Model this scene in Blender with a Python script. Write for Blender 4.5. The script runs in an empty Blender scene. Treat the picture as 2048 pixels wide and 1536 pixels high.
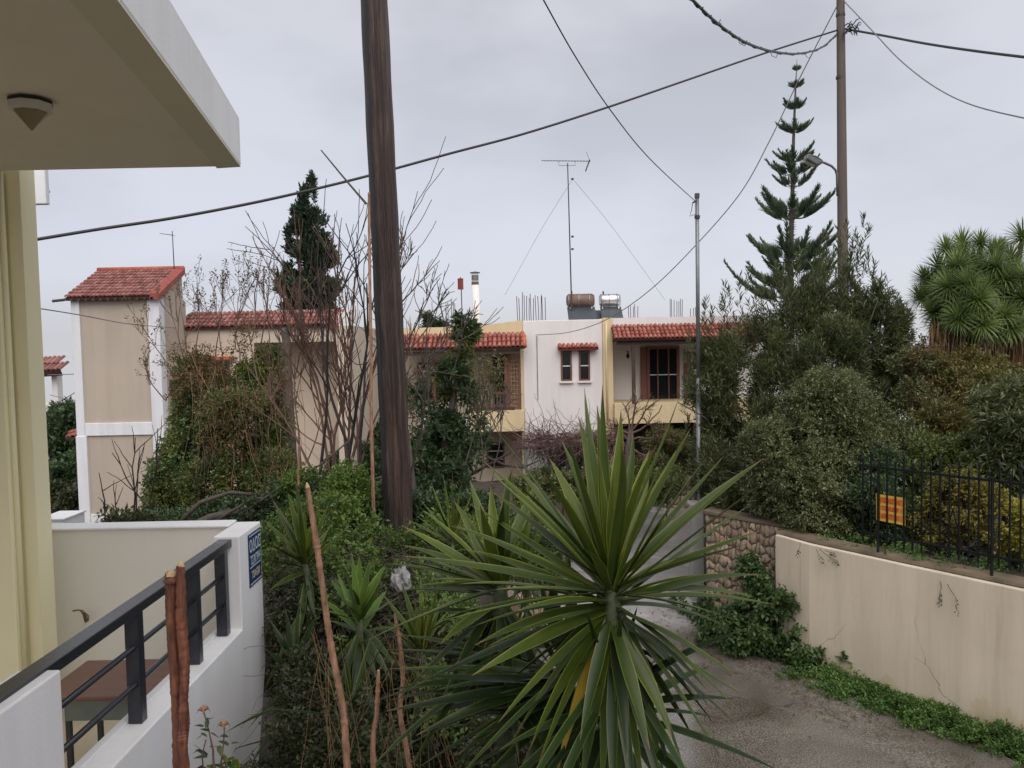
import bpy, math, random
import numpy as np
from mathutils import Vector, Matrix, Euler
random.seed(7); RNG = np.random.default_rng(11)
R = math.radians
SC = bpy.context.scene
COL = SC.collection

# ---------------------------------------------------------------- camera
CAM = Vector((0.0, 0.0, 5.2)); FPX = 1577.0
MROT = Matrix.Rotation(R(90 - 2.83), 3, 'X') @ Matrix.Rotation(R(-1.15), 3, 'Z')
cd = bpy.data.cameras.new('camera'); cam = bpy.data.objects.new('camera', cd); COL.objects.link(cam)
cam.location = CAM; cam.rotation_euler = MROT.to_euler()
cd.sensor_width = 36.0; cd.lens = 36.0 * FPX / 2048.0; cd.clip_start = 0.05; cd.clip_end = 3000
SC.camera = cam

# ---------------------------------------------------------------- overcast sky
W = bpy.data.worlds.new("World"); SC.world = W; W.use_nodes = True
nt = W.node_tree; nt.nodes.clear()
def wn(t): return nt.nodes.new(t)
out = wn('ShaderNodeOutputWorld')
sky = wn('ShaderNodeTexSky'); sky.sky_type = 'NISHITA'; sky.sun_disc = False
sky.sun_elevation = R(48); sky.sun_rotation = R(169); sky.air_density = .3; sky.dust_density = 4.0; sky.ozone_density = 0.2
b1 = wn('ShaderNodeBackground'); b1.inputs[1].default_value = 0.05
nt.links.new(sky.outputs[0], b1.inputs[0])
tc = wn('ShaderNodeTexCoord')
s0 = wn('ShaderNodeSeparateXYZ'); c0_ = wn('ShaderNodeCombineXYZ'); m0 = wn('ShaderNodeMath'); m0.operation = 'MAXIMUM'; m0.inputs[1].default_value = 0.02
nt.links.new(tc.outputs['Generated'], s0.inputs[0]); nt.links.new(s0.outputs[2], m0.inputs[0]); nt.links.new(s0.outputs[0], c0_.inputs[0]); nt.links.new(s0.outputs[1], c0_.inputs[1]); nt.links.new(m0.outputs[0], c0_.inputs[2]); nt.links.new(c0_.outputs[0], sky.inputs[0]); mp = wn('ShaderNodeMapping'); mp.inputs['Scale'].default_value = (1.0, 1.0, 2.4)
mp.inputs['Location'].default_value = (3.1, 1.7, 0.4)
nt.links.new(tc.outputs['Generated'], mp.inputs[0])
nz = wn('ShaderNodeTexNoise'); nz.inputs['Scale'].default_value = 1.7; nz.inputs['Detail'].default_value = 5; nz.inputs['Roughness'].default_value = 0.5
nt.links.new(mp.outputs[0], nz.inputs['Vector'])
cr = wn('ShaderNodeValToRGB'); cr.color_ramp.interpolation = 'EASE'
cr.color_ramp.elements[0].position = 0.38; cr.color_ramp.elements[0].color = (0.375, 0.376, 0.392, 1)
cr.color_ramp.elements[1].position = 0.62; cr.color_ramp.elements[1].color = (0.505, 0.508, 0.528, 1)
nt.links.new(nz.outputs['Fac'], cr.inputs[0])
# the cloud deck thins to a paler band low down
sx = wn('ShaderNodeSeparateXYZ'); nt.links.new(tc.outputs['Generated'], sx.inputs[0])
mr = wn('ShaderNodeMapRange'); mr.inputs['From Min'].default_value = 0.0; mr.inputs['From Max'].default_value = 0.36
mr.inputs['To Min'].default_value = 0.65; mr.inputs['To Max'].default_value = 0.0
nt.links.new(sx.outputs['Z'], mr.inputs['Value'])
mx = wn('ShaderNodeMix'); mx.data_type = 'RGBA'; mx.inputs['B'].default_value = (0.50, 0.505, 0.53, 1)
nt.links.new(mr.outputs[0], mx.inputs['Factor']); nt.links.new(cr.outputs[0], mx.inputs['A'])
b2 = wn('ShaderNodeBackground'); b2.inputs[1].default_value = 0.92
nt.links.new(mx.outputs['Result'], b2.inputs[0])
ad = wn('ShaderNodeAddShader'); nt.links.new(b1.outputs[0], ad.inputs[0]); nt.links.new(b2.outputs[0], ad.inputs[1])
nt.links.new(ad.outputs[0], out.inputs[0])

sd = bpy.data.lights.new('sun', 'SUN'); sd.energy = 1.5; sd.angle = R(75); sd.color = (1.0, 0.97, 0.93)
sun = bpy.data.objects.new('sun', sd); COL.objects.link(sun)
# soft light from behind the camera, high up
sun.rotation_euler = Vector((-0.12, 0.60, -1.0)).to_track_quat('-Z', 'Y').to_euler(); sun.location = (0, -10, 30)
SC.view_settings.view_transform = 'Standard'; SC.view_settings.look = 'None'
SC.view_settings.exposure = 0.42; SC.view_settings.gamma = 1.0; SC.view_settings.use_curve_mapping = False
SC.cycles.max_bounces = 6; SC.cycles.transparent_max_bounces = 8

# ---------------------------------------------------------------- helpers
def at(px, py, Y):
    d = MROT @ Vector(((px - 1024) / FPX, -(py - 768) / FPX, -1.0))
    return CAM + d * (Y / d.y)
def ontoz(px, py, z):
    d = MROT @ Vector(((px - 1024) / FPX, -(py - 768) / FPX, -1.0))
    return CAM + d * ((z - CAM.z) / d.z)
WL = {}
def wloc(o): return WL.get(o.name, Vector((0, 0, 0))) if o else Vector((0, 0, 0))
def tag(o, label=None, cat=None, group=None, kind=None):
    if label: o['label'] = label
    if cat: o['category'] = cat
    if group: o['group'] = group
    if kind: o['kind'] = kind
    return o
def thing(name, label, cat, loc=(0, 0, 0), group=None):
    o = bpy.data.objects.new(name, None); COL.objects.link(o); o.location = loc
    o.empty_display_size = 0.1
    WL[o.name] = Vector(loc); return tag(o, label, cat, group)
def link(name, me, parent=None, loc=None, rot=None, scale=None):
    """link a mesh; loc is a world position"""
    o = bpy.data.objects.new(name, me); COL.objects.link(o)
    w = Vector(loc) if loc is not None else Vector((0, 0, 0))
    if parent: o.parent = parent
    o.location = w - wloc(parent)
    if rot is not None:
        o.rotation_euler = rot if not isinstance(rot, Matrix) else rot.to_euler()
    if scale is not None: o.scale = scale
    WL[o.name] = w
    return o
def npmesh(name, V, F, mat, smooth=False, uv=None):
    V = np.asarray(V, dtype=np.float32); F = np.asarray(F, dtype=np.int32)
    me = bpy.data.meshes.new(name); k = F.shape[1]
    me.vertices.add(len(V)); me.vertices.foreach_set('co', V.ravel())
    me.loops.add(F.size); me.loops.foreach_set('vertex_index', F.ravel())
    me.polygons.add(len(F)); me.polygons.foreach_set('loop_start', np.arange(0, F.size, k, dtype=np.int32))
    if smooth: me.polygons.foreach_set('use_smooth', np.ones(len(F), dtype=bool))
    if uv is not None:
        l = me.uv_layers.new(name='uv'); l.data.foreach_set('uv', np.asarray(uv, dtype=np.float32)[F.ravel()].ravel())
    me.update(calc_edges=True)
    me.materials.append(mat); return me
def npobj(name, V, F, mat, parent=None, smooth=False, uv=None):
    V = np.asarray(V, dtype=np.float32) - np.array(wloc(parent), dtype=np.float32) if parent else np.asarray(V)
    o = bpy.data.objects.new(name, npmesh(name, V, F, mat, smooth, uv)); COL.objects.link(o)
    if parent: o.parent = parent
    WL[o.name] = Vector(wloc(parent)); return o

class MB:
    def __init__(s): s.v = []; s.f = []
    def add(s, v, f):
        n = len(s.v); s.v += [Vector(p) for p in v]; s.f += [tuple(i + n for i in q) for q in f]; return s
    def box(s, a, b, rz=0.0, piv=None):
        x0, y0, z0 = a; x1, y1, z1 = b
        v = [Vector(p) for p in ((x0,y0,z0),(x1,y0,z0),(x1,y1,z0),(x0,y1,z0),(x0,y0,z1),(x1,y0,z1),(x1,y1,z1),(x0,y1,z1))]
        if rz:
            c = Vector(piv) if piv else Vector(((x0+x1)/2, (y0+y1)/2, 0)); m = Matrix.Rotation(rz, 3, 'Z')
            v = [m @ (p - Vector((c.x, c.y, 0))) + Vector((c.x, c.y, 0)) for p in v]
        return s.add(v, [(0,3,2,1),(4,5,6,7),(0,1,5,4),(1,2,6,5),(2,3,7,6),(3,0,4,7)])
    def beam(s, p, q, w, h=None, up=(0, 0, 1)):
        h = h or w; p = Vector(p); q = Vector(q); d = (q - p).normalized(); u = Vector(up)
        sd_ = d.cross(u)
        if sd_.length < 1e-3: sd_ = d.cross(Vector((1, 0, 0)))
        sd_.normalize(); u = sd_.cross(d)
        v = [e + sd_ * a * w / 2 + u * b * h / 2 for e in (p, q) for a, b in ((-1,-1),(1,-1),(1,1),(-1,1))]
        return s.add(v, [(0,3,2,1),(4,5,6,7),(0,1,5,4),(1,2,6,5),(2,3,7,6),(3,0,4,7)])
    def tube(s, pts, r, n=8, cap=True):
        pts = [Vector(p) for p in pts]; rs = r if isinstance(r, (list, tuple)) else [r] * len(pts)
        v = []; f = []; ref = None
        for i, p in enumerate(pts):
            d = (pts[min(i+1, len(pts)-1)] - pts[max(i-1, 0)]).normalized()
            if ref is None: ref = d.cross(Vector((0.13, 0.37, 0.91)) if abs(d.z) < .8 else Vector((1, .1, 0))).normalized()
            ref = (ref - d * ref.dot(d)).normalized(); b = d.cross(ref)
            for k in range(n):
                a = 2 * math.pi * k / n; v.append(p + (ref * math.cos(a) + b * math.sin(a)) * rs[i])
        for i in range(len(pts) - 1):
            for k in range(n):
                f.append((i*n+k, i*n+(k+1) % n, (i+1)*n+(k+1) % n, (i+1)*n+k))
        if cap: f.append(tuple(range(n))[::-1]); f.append(tuple((len(pts)-1)*n+k for k in range(n)))
        return s.add(v, f)
    def prism(s, poly, z0, z1):
        n = len(poly); v = [(x, y, z0) for x, y in poly] + [(x, y, z1) for x, y in poly]
        return s.add(v, [tuple(range(n))[::-1], tuple(range(n, 2*n))] + [(i, (i+1) % n, n+(i+1) % n, n+i) for i in range(n)])
    def extr(s, poly, vec):
        """extrude a 3D polygon by a vector"""
        n = len(poly); vec = Vector(vec); v = [Vector(p) for p in poly] + [Vector(p) + vec for p in poly]
        return s.add(v, [tuple(range(n))[::-1], tuple(range(n, 2*n))] + [(i, (i+1) % n, n+(i+1) % n, n+i) for i in range(n)])
    def mesh(s, name, mat, origin=(0, 0, 0), smooth=False):
        o = Vector(origin); me = bpy.data.meshes.new(name); me.from_pydata([tuple(p - o) for p in s.v], [], s.f)
        me.update(); me.materials.append(mat)
        import bmesh
        bm = bmesh.new(); bm.from_mesh(me); bmesh.ops.recalc_face_normals(bm, faces=bm.faces); bm.to_mesh(me); bm.free()
        if smooth:
            for p in me.polygons: p.use_smooth = True
        return me
    def build(s, name, mat, parent=None, smooth=False, bevel=0):
        o = bpy.data.objects.new(name, s.mesh(name, mat, wloc(parent), smooth)); COL.objects.link(o)
        if parent: o.parent = parent
        WL[o.name] = Vector(wloc(parent))
        if bevel:
            m = o.modifiers.new('bevel', 'BEVEL'); m.width = bevel; m.segments = 2; m.limit_method = 'ANGLE'; m.angle_limit = R(40)
        if smooth:
            try: o.data.shade_auto_smooth = True
            except Exception: pass
        return o

# ---------------------------------------------------------------- materials
def nodes(name):
    m = bpy.data.materials.new(name); m.use_nodes = True; t = m.node_tree; b = t.nodes['Principled BSDF']; return m, t, b
def noise(t, scale, detail=4, rough=.55, stretch=None, coord='Object', dist=0):
    n = t.nodes.new('ShaderNodeTexNoise'); n.inputs['Scale'].default_value = scale; n.inputs['Detail'].default_value = detail
    n.inputs['Roughness'].default_value = rough; n.inputs['Distortion'].default_value = dist
    if coord == 'World':
        c = t.nodes.new('ShaderNodeNewGeometry'); src = c.outputs['Position']
    else:
        c = t.nodes.new('ShaderNodeTexCoord'); src = c.outputs[coord]
    mp = t.nodes.new('ShaderNodeMapping'); mp.inputs['Scale'].default_value = stretch or (1, 1, 1)
    t.links.new(src, mp.inputs[0]); t.links.new(mp.outputs[0], n.inputs['Vector']); return n.outputs['Fac']
def ramp(t, fac, stops):
    r = t.nodes.new('ShaderNodeValToRGB'); e = r.color_ramp.elements
    while len(e) < len(stops): e.new(0.5)
    for el, (p, c) in zip(e, stops): el.position = p; el.color = (*c, 1)
    t.links.new(fac, r.inputs[0]); return r.outputs[0]
def bump(t, b, h, strength=.3, dist=.01):
    n = t.nodes.new('ShaderNodeBump'); n.inputs['Strength'].default_value = strength; n.inputs['Distance'].default_value = dist
    t.links.new(h, n.inputs['Height']); t.links.new(n.outputs[0], b.inputs['Normal'])
def mix(t, f, a, b, mode='MIX'):
    m = t.nodes.new('ShaderNodeMix'); m.data_type = 'RGBA'; m.blend_type = mode
    for k, v in (('Factor', f), ('A', a), ('B', b)):
        if isinstance(v, bpy.types.NodeSocket): t.links.new(v, m.inputs[k])
        elif k == 'Factor': m.inputs[0].default_value = v
        else: m.inputs[k].default_value = (*v, 1)
    return m.outputs['Result']
def cracks(t, scale, width, amount=.5, dist=.35):
    g = t.nodes.new('ShaderNodeNewGeometry'); n = t.nodes.new('ShaderNodeTexNoise'); n.inputs['Scale'].default_value = 2.3; n.inputs['Detail'].default_value = 6
    t.links.new(g.outputs['Position'], n.inputs['Vector'])
    m = t.nodes.new('ShaderNodeVectorMath'); m.operation = 'MULTIPLY_ADD'; t.links.new(n.outputs['Color'], m.inputs[0]); m.inputs[1].default_value = (dist,) * 3; t.links.new(g.outputs['Position'], m.inputs[2])
    v = t.nodes.new('ShaderNodeTexVoronoi'); v.feature = 'DISTANCE_TO_EDGE'; v.inputs['Scale'].default_value = scale; t.links.new(m.outputs[0], v.inputs['Vector'])
    line = ramp(t, v.outputs['Distance'], [(0.0, (1, 1, 1)), (width, (0, 0, 0))])
    mask = ramp(t, noise(t, .7, 3, .5, coord='World'), [(.48, (0, 0, 0)), (.58, (amount,) * 3)])
    return mix(t, 1.0, line, mask, 'MULTIPLY')
def mul(c, k): return tuple(min(1, x * k) for x in c)
def stucco(name, c, rough=.75, streak=.12, grime=.10, scale=1.2):
    m, t, b = nodes(name)
    big = noise(t, scale, 5, .6, coord='World'); st = noise(t, 2.2, 6, .65, (1.6, 1.6, .12), 'World')
    c1 = ramp(t, big, [(.3, mul(c, 1 - grime)), (.62, c)])
    s = ramp(t, st, [(.35, (1 - streak * 1.6,) * 3), (.6, (1, 1, 1))])
    t.links.new(mix(t, 1.0, c1, s, 'MULTIPLY'), b.inputs['Base Color']); b.inputs['Roughness'].default_value = rough
    bump(t, b, noise(t, 60, 4, .6, coord='World'), .25, .006); return m
def plain(name, c, rough=.5, metal=0, var=.12, scale=8, bmp=.15, stretch=None, spec=.5):
    m, t, b = nodes(name)
    n = noise(t, scale, 5, .6, stretch, 'World')
    t.links.new(ramp(t, n, [(.3, mul(c, 1 - var)), (.7, mul(c, 1 + var))]), b.inputs['Base Color'])
    b.inputs['Roughness'].default_value = rough; b.inputs['Metallic'].default_value = metal; b.inputs['Specular IOR Level'].default_value = spec
    if bmp: bump(t, b, noise(t, scale * 4, 4, .6, stretch, 'World'), bmp, .004)
    return m
def leafmat(name, cols, rough=.4, trans=.36, spec=.5, gain=1.7):
    cols = [tuple(min(1, x * gain) for x in c) for c in cols]
    m, t, b = nodes(name); g = t.nodes.new('ShaderNodeNewGeometry')
    st = [(i / max(1, len(cols) - 1), c) for i, c in enumerate(cols)]
    c = ramp(t, g.outputs['Random Per Island'], st)
    big = ramp(t, noise(t, 1.1, 3, .5, coord='World'), [(.35, (.72, .76, .7)), (.65, (1.15, 1.12, 1.1))])
    c = mix(t, 1.0, c, big, 'MULTIPLY')
    t.links.new(c, b.inputs['Base Color']); b.inputs['Roughness'].default_value = rough; b.inputs['Specular IOR Level'].default_value = spec
    tr = t.nodes.new('ShaderNodeBsdfTranslucent'); t.links.new(c, tr.inputs[0])
    ms = t.nodes.new('ShaderNodeMixShader'); ms.inputs[0].default_value = trans
    t.links.new(b.outputs[0], ms.inputs[1]); t.links.new(tr.outputs[0], ms.inputs[2])
    t.links.new(ms.outputs[0], t.nodes['Material Output'].inputs[0]); return m
M = {}
M['white'] = stucco('white_stucco', (.80, .80, .81), .6, .05, .05)
M['white_far'] = stucco('white_render', (.76, .73, .72), .8, .045, .06, .5)
M['white_band'] = stucco('white_band', (.72, .74, .77), .75, .08, .06)
M['inner'] = stucco('cream_white_render', (.76, .74, .67), .7, .02, .05)
M['yellow'] = stucco('pale_yellow_render', (.86, .80, .53), .7, .01, .05)
M['yellow_far'] = stucco('warm_yellow_render', (.68, .55, .34), .8, .06, .08, .5)
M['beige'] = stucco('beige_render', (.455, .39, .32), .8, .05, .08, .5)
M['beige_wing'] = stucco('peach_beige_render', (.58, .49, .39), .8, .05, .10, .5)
M['soffit'] = stucco('soffit_paint', (.80, .745, .62), .8, .01, .10, .9)
M['soffit_band'] = stucco('soffit_band', (.70, .67, .52), .8, .02, .08, .9)
M['floor'] = stucco('terrace_floor', (.66, .58, .44), .35, .0, .15)
M['black_paint'] = plain('wet_anthracite_paint', (.022, .024, .032), .22, 0, .2, 30, .35)
M['tile'] = plain('terracotta_tile', (.36, .085, .045), .6, 0, .35, 9, .3)
M['tile_orange'] = plain('orange_terracotta', (.42, .10, .04), .6, 0, .3, 7, .3)
M['tile_flash'] = plain('red_verge', (.25, .055, .042), .55, 0, .12, 6, .2)
M['tile_deck'] = plain('roof_underlay', (.07, .028, .022), .9, 0, .3, 9, .2)
M['dark_wood'] = plain('dark_wood', (.055, .032, .024), .6, 0, .3, 6, .3, (6, 6, 1))
M['red_wood'] = plain('red_brown_joinery', (.17, .062, .042), .5, 0, .2, 5, .2, (6, 6, 1))
M['table_wood'] = plain('table_wood', (.17, .075, .048), .35, 0, .2, 3, .1, (1, 6, 1))
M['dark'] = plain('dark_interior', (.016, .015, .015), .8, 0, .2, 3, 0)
M['steel'] = plain('galvanised_steel', (.20, .21, .22), .45, .6, .15, 5, .1)
M['steel_dark'] = plain('dark_steel', (.06, .06, .065), .5, .5, .2, 5, .1)
M['steel_bright'] = plain('bright_steel', (.55, .55, .57), .28, .9, .12, 4, .05)
M['rust'] = plain('rusty_tank', (.16, .10, .08), .6, .3, .35, 5, .2)
M['brass'] = plain('old_brass', (.20, .14, .07), .4, .8, .25, 20, .1)
M['lamp_glass'] = plain('amber_glass_off', (.26, .20, .11), .35, 0, .1, 9, 0)
M['lamp_base'] = plain('lamp_plastic', (.55, .53, .46), .5, 0, .06, 9, 0)
M['rebar'] = plain('rebar', (.07, .065, .075), .7, .3, .2, 9, 0)
M['cable'] = plain('cable_rubber', (.025, .025, .028), .5, 0, .2, 9, 0)
M['cable_grey'] = plain('grey_cable', (.16, .16, .17), .6, 0, .1, 9, 0)
M['conc_pole'] = plain('weathered_brown_pole', (.115, .088, .080), .8, 0, .2, 2.5, .3, (4, 4, .4))
M['hose'] = plain('yellow_hose', (.55, .42, .06), .4, 0, .1, 9, 0)
M['apron'] = plain('grey_green_sheet', (.16, .18, .15), .5, .2, .15, 6, .1)
M['green_stem'] = plain('leaf_sheath_stem', (.045, .062, .026), .6, 0, .4, 20, .5, (2, 2, 3))
M['iron'] = plain('black_iron', (.012, .014, .016), .4, .4, .2, 20, .1)
M['bark'] = plain('grey_bark', (.075, .062, .052), .85, 0, .35, 9, .6, (3, 3, .8))
M['bark_red'] = plain('reddish_twigs', (.13, .075, .055), .8, 0, .3, 9, .2)
M['bark_tan'] = plain('tan_stem', (.27, .15, .09), .6, 0, .6, 26, .8, (2, 2, .35))
M['bark_rust'] = plain('rust_brown_bark', (.15, .052, .028), .6, 0, .7, 30, .8, (2, 2, .35))
M['bark_black'] = plain('dark_twigs', (.038, .030, .028), .85, 0, .3, 9, .3)
M['dry'] = plain('dry_leaf_skirt', (.30, .175, .085), .8, 0, .35, 4, .2)
M['cutwood'] = plain('cut_wood', (.45, .32, .17), .7, 0, .2, 30, .2)
M['plastic_white'] = plain('white_plastic', (.26, .26, .27), .4, 0, .1, 6, .3)
M['sign_blue'] = plain('sign_blue', (.012, .035, .11), .35, 0, .12, 20, 0)
M['sign_white'] = plain('sign_lettering', (.50, .56, .62), .5, 0, .05, 9, 0)
M['sign_cream'] = plain('sign_cream_lettering', (.52, .47, .34), .5, 0, .05, 9, 0)
M['sign_yellow'] = plain('sign_yellow', (.75, .50, .07), .45, 0, .08, 9, 0)
M['sign_orange'] = plain('sign_orange', (.70, .25, .06), .45, 0, .1, 9, 0)
M['sign_red'] = plain('sign_red', (.62, .10, .03), .45, 0, .08, 9, 0)
M['brick'] = plain('pink_brick', (.34, .22, .18), .85, 0, .2, 5, .4)
M['red_paint'] = plain('red_tin', (.19, .03, .03), .45, .1, .2, 9, .1)
M['retain'] = stucco('cream_retaining_render', (.67, .58, .455), .8, .10, .12, .8)
m_, t_, b_ = M['retain'], M['retain'].node_tree, M['retain'].node_tree.nodes['Principled BSDF']
src = b_.inputs['Base Color'].links[0].from_socket; gp_ = t_.nodes.new('ShaderNodeNewGeometry'); sz_ = t_.nodes.new('ShaderNodeSeparateXYZ'); t_.links.new(gp_.outputs['Position'], sz_.inputs[0])
ma_ = t_.nodes.new('ShaderNodeMath'); ma_.operation = 'MULTIPLY_ADD'; t_.links.new(noise(t_, 1.6, 5, .65, (1, 1, .5), 'World'), ma_.inputs[0]); ma_.inputs[1].default_value = 1.5; t_.links.new(sz_.outputs['Z'], ma_.inputs[2])
wc_ = mix(t_, 1.0, src, ramp(t_, ma_.outputs[0], [(.55, (.70, .68, .48)), (.95, (.93, .91, .78)), (1.0, (1, 1, 1))]), 'MULTIPLY')
wc_ = mix(t_, cracks(t_, .55, .006, .75), wc_, (.16, .13, .10))
drip = ramp(t_, noise(t_, 3.2, 5, .7, (2.2, 2.2, .16), 'World'), [(.56, (1, 1, 1)), (.72, (.80, .78, .72))])
wc_ = mix(t_, 1.0, wc_, drip, 'MULTIPLY'); t_.links.new(wc_, b_.inputs['Base Color'])
M['cope'] = plain('mossy_cap', (.13, .10, .065), .9, 0, .4, 3, .5)
M['mortar'] = plain('mortar', (.17, .13, .10), .95, 0, .3, 9, .6)
M['glass'] = plain('window_glass', (.012, .014, .016), .12, 0, .1, 2, 0, spec=.25)
M['curtain'] = plain('curtain', (.30, .32, .31), .8, 0, .1, 4, 0)
M['panel_blue'] = plain('solar_panel', (.05, .06, .07), .3, 0, .1, 2, 0)
def stone_mat(name, cols):
    m, t, b = nodes(name); oi = t.nodes.new('ShaderNodeObjectInfo')
    c = ramp(t, oi.outputs['Random'], [(i / (len(cols) - 1), c) for i, c in enumerate(cols)])
    n = ramp(t, noise(t, 14, 5, .65, coord='World'), [(.3, (.6, .6, .6)), (.7, (1.15, 1.12, 1.1))])
    t.links.new(mix(t, 1.0, c, n, 'MULTIPLY'), b.inputs['Base Color']); b.inputs['Roughness'].default_value = .75
    bump(t, b, noise(t, 35, 5, .65, coord='World'), .6, .012); return m
M['stone'] = stone_mat('field_stone', [(.20, .15, .11), (.36, .27, .19), (.24, .19, .15), (.46, .37, .27), (.28, .18, .12)])
M['stone_pink'] = stone_mat('pink_stone', [(.34, .23, .19), (.42, .32, .26), (.28, .19, .16), (.40, .27, .22)])
def tile_mat(name, c):
    m, t, b = nodes(name); oi = t.nodes.new('ShaderNodeObjectInfo')
    cc = ramp(t, oi.outputs['Random'], [(0, mul(c, .62)), (.5, c), (1, (min(1, c[0]*1.25), c[1]*1.7, c[2]*1.9))])
    n = ramp(t, noise(t, 11, 5, .65, coord='World'), [(.3, (.65, .6, .6)), (.7, (1.2, 1.25, 1.3))])
    t.links.new(mix(t, 1.0, cc, n, 'MULTIPLY'), b.inputs['Base Color']); b.inputs['Roughness'].default_value = .45
    return m
M['tile_red'] = tile_mat('red_tile', (.24, .078, .062)); M['tile_or'] = tile_mat('orange_tile', (.30, .078, .050))
# big wooden pole, multiplied darker in a wavering band down its left side
m, t, b = nodes('dark_pole_wood')
grain = noise(t, 5, 8, .75, (5, 5, .22), 'Object', .4); fine = noise(t, 30, 6, .7, (7, 7, .25), 'Object')
c = ramp(t, grain, [(.34, (.012, .008, .007)), (.46, (.035, .019, .015)), (.57, (.085, .050, .038)), (.68, (.19, .125, .10))])
tcn = t.nodes.new('ShaderNodeTexCoord'); sp = t.nodes.new('ShaderNodeSeparateXYZ'); t.links.new(tcn.outputs['Object'], sp.inputs[0])
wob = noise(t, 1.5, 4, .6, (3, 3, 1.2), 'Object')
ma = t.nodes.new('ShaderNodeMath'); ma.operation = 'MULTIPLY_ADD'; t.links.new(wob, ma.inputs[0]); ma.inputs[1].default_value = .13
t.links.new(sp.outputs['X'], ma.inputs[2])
dark_band = ramp(t, ma.outputs[0], [(0.0, (.16, .16, .19)), (.012, (1, 1, 1))])
t.links.new(mix(t, 1.0, c, dark_band, 'MULTIPLY'), b.inputs['Base Color']); b.inputs['Roughness'].default_value = .5
hh = t.nodes.new('ShaderNodeMath'); hh.operation = 'ADD'; t.links.new(grain, hh.inputs[0]); t.links.new(fine, hh.inputs[1])
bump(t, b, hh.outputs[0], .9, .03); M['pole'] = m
# asphalt, wet, with puddles and old dirt
m, t, b = nodes('wet_asphalt')
f1 = noise(t, 55, 4, .75, coord='World'); f2 = noise(t, .55, 4, .6, coord='World', dist=.6); f3n = noise(t, 1.1, 3, .5, coord='World')
gp_ = t.nodes.new('ShaderNodeNewGeometry'); f3 = None
for c_, r_ in (((2.15, 9.9, 0), 1.5), ((1.6, 12.2, 0), 1.4), ((2.6, 16.5, 0), 2.2), ((4.2, 21.5, 0), 3.0)):
    vd = t.nodes.new('ShaderNodeVectorMath'); vd.operation = 'DISTANCE'; vd.inputs[1].default_value = c_; t.links.new(gp_.outputs['Position'], vd.inputs[0])
    m1_ = t.nodes.new('ShaderNodeMath'); m1_.operation = 'DIVIDE'; t.links.new(vd.outputs['Value'], m1_.inputs[0]); m1_.inputs[1].default_value = r_
    if f3 is None: f3 = m1_.outputs[0]
    else:
        m2_ = t.nodes.new('ShaderNodeMath'); m2_.operation = 'MINIMUM'; t.links.new(f3, m2_.inputs[0]); t.links.new(m1_.outputs[0], m2_.inputs[1]); f3 = m2_.outputs[0]
m3_ = t.nodes.new('ShaderNodeMath'); m3_.operation = 'MULTIPLY_ADD'; t.links.new(f3n, m3_.inputs[0]); m3_.inputs[1].default_value = -1.3; m3_.inputs[2].default_value = 1.22
m4_ = t.nodes.new('ShaderNodeMath'); m4_.operation = 'MULTIPLY_ADD'; t.links.new(f3, m4_.inputs[0]); m4_.inputs[1].default_value = -.5; t.links.new(m3_.outputs[0], m4_.inputs[2]); f3 = m4_.outputs[0]
c = ramp(t, f1, [(.36, (.042, .039, .035)), (.50, (.108, .100, .090)), (.62, (.25, .235, .21))])
c = mix(t, 1.0, c, ramp(t, f2, [(.35, (.62, .57, .51)), (.6, (1.15, 1.12, 1.08))]), 'MULTIPLY')
c = mix(t, cracks(t, .42, .010, .9, .5), c, (.025, .022, .018)); gq_ = t.nodes.new('ShaderNodeNewGeometry'); sq_ = t.nodes.new('ShaderNodeSeparateXYZ'); t.links.new(gq_.outputs['Position'], sq_.inputs[0])
mq_ = t.nodes.new('ShaderNodeMapRange'); mq_.inputs['From Min'].default_value = 13.6; mq_.inputs['From Max'].default_value = 14.4; t.links.new(sq_.outputs['Y'], mq_.inputs['Value'])
cc_ = ramp(t, noise(t, 1.4, 5, .6, coord='World'), [(.3, (.26, .25, .25)), (.7, (.38, .37, .37))]); c = mix(t, mq_.outputs[0], c, cc_)
t.links.new(c, b.inputs['Base Color'])
rr = ramp(t, f3, [(.02, (.40, .40, .40)), (.14, (.06, .06, .06))]); t.links.new(rr, b.inputs['Roughness'])
bs = t.nodes.new('ShaderNodeBump'); bs.inputs['Distance'].default_value = .012
inv = ramp(t, f3, [(.02, (.5, .5, .5)), (.14, (.04, .04, .04))]); t.links.new(inv, bs.inputs['Strength']); t.links.new(f1, bs.inputs['Height']); t.links.new(bs.outputs[0], b.inputs['Normal'])
b.inputs['Specular IOR Level'].default_value = .9; M['asphalt'] = m
M['soil'] = plain('leaf_litter_soil', (.045, .034, .024), .95, 0, .45, 3, .8)
M['concrete'] = plain('driveway_concrete', (.30, .30, .29), .5, 0, .15, 1.2, .3)
G = dict
M['lf_dark'] = leafmat('dark_green_leaves', [(.018, .032, .014), (.04, .068, .026), (.03, .055, .028), (.065, .095, .04)])
M['lf_mid'] = leafmat('mid_green_leaves', [(.035, .050, .014), (.065, .092, .024), (.095, .120, .034), (.07, .07, .03)])
M['lf_olive'] = leafmat('grey_green_leaves', [(.036, .044, .020), (.085, .10, .045), (.14, .155, .078), (.055, .068, .030), (.11, .115, .04)], gain=1.7)
M['lf_oleander'] = leafmat('oleander_leaves', [(.028, .043, .022), (.062, .080, .032), (.098, .118, .046), (.045, .058, .026), (.12, .10, .045)], gain=1.55)
M['lf_creeper'] = leafmat('creeper_leaves', [(.035, .050, .014), (.075, .100, .024), (.12, .14, .034), (.08, .07, .03), (.055, .08, .022)], gain=2.0)
M['lf_bright'] = leafmat('bright_green_leaves', [(.05, .10, .016), (.09, .16, .03), (.13, .18, .04), (.06, .10, .02)], gain=1.25)
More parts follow.
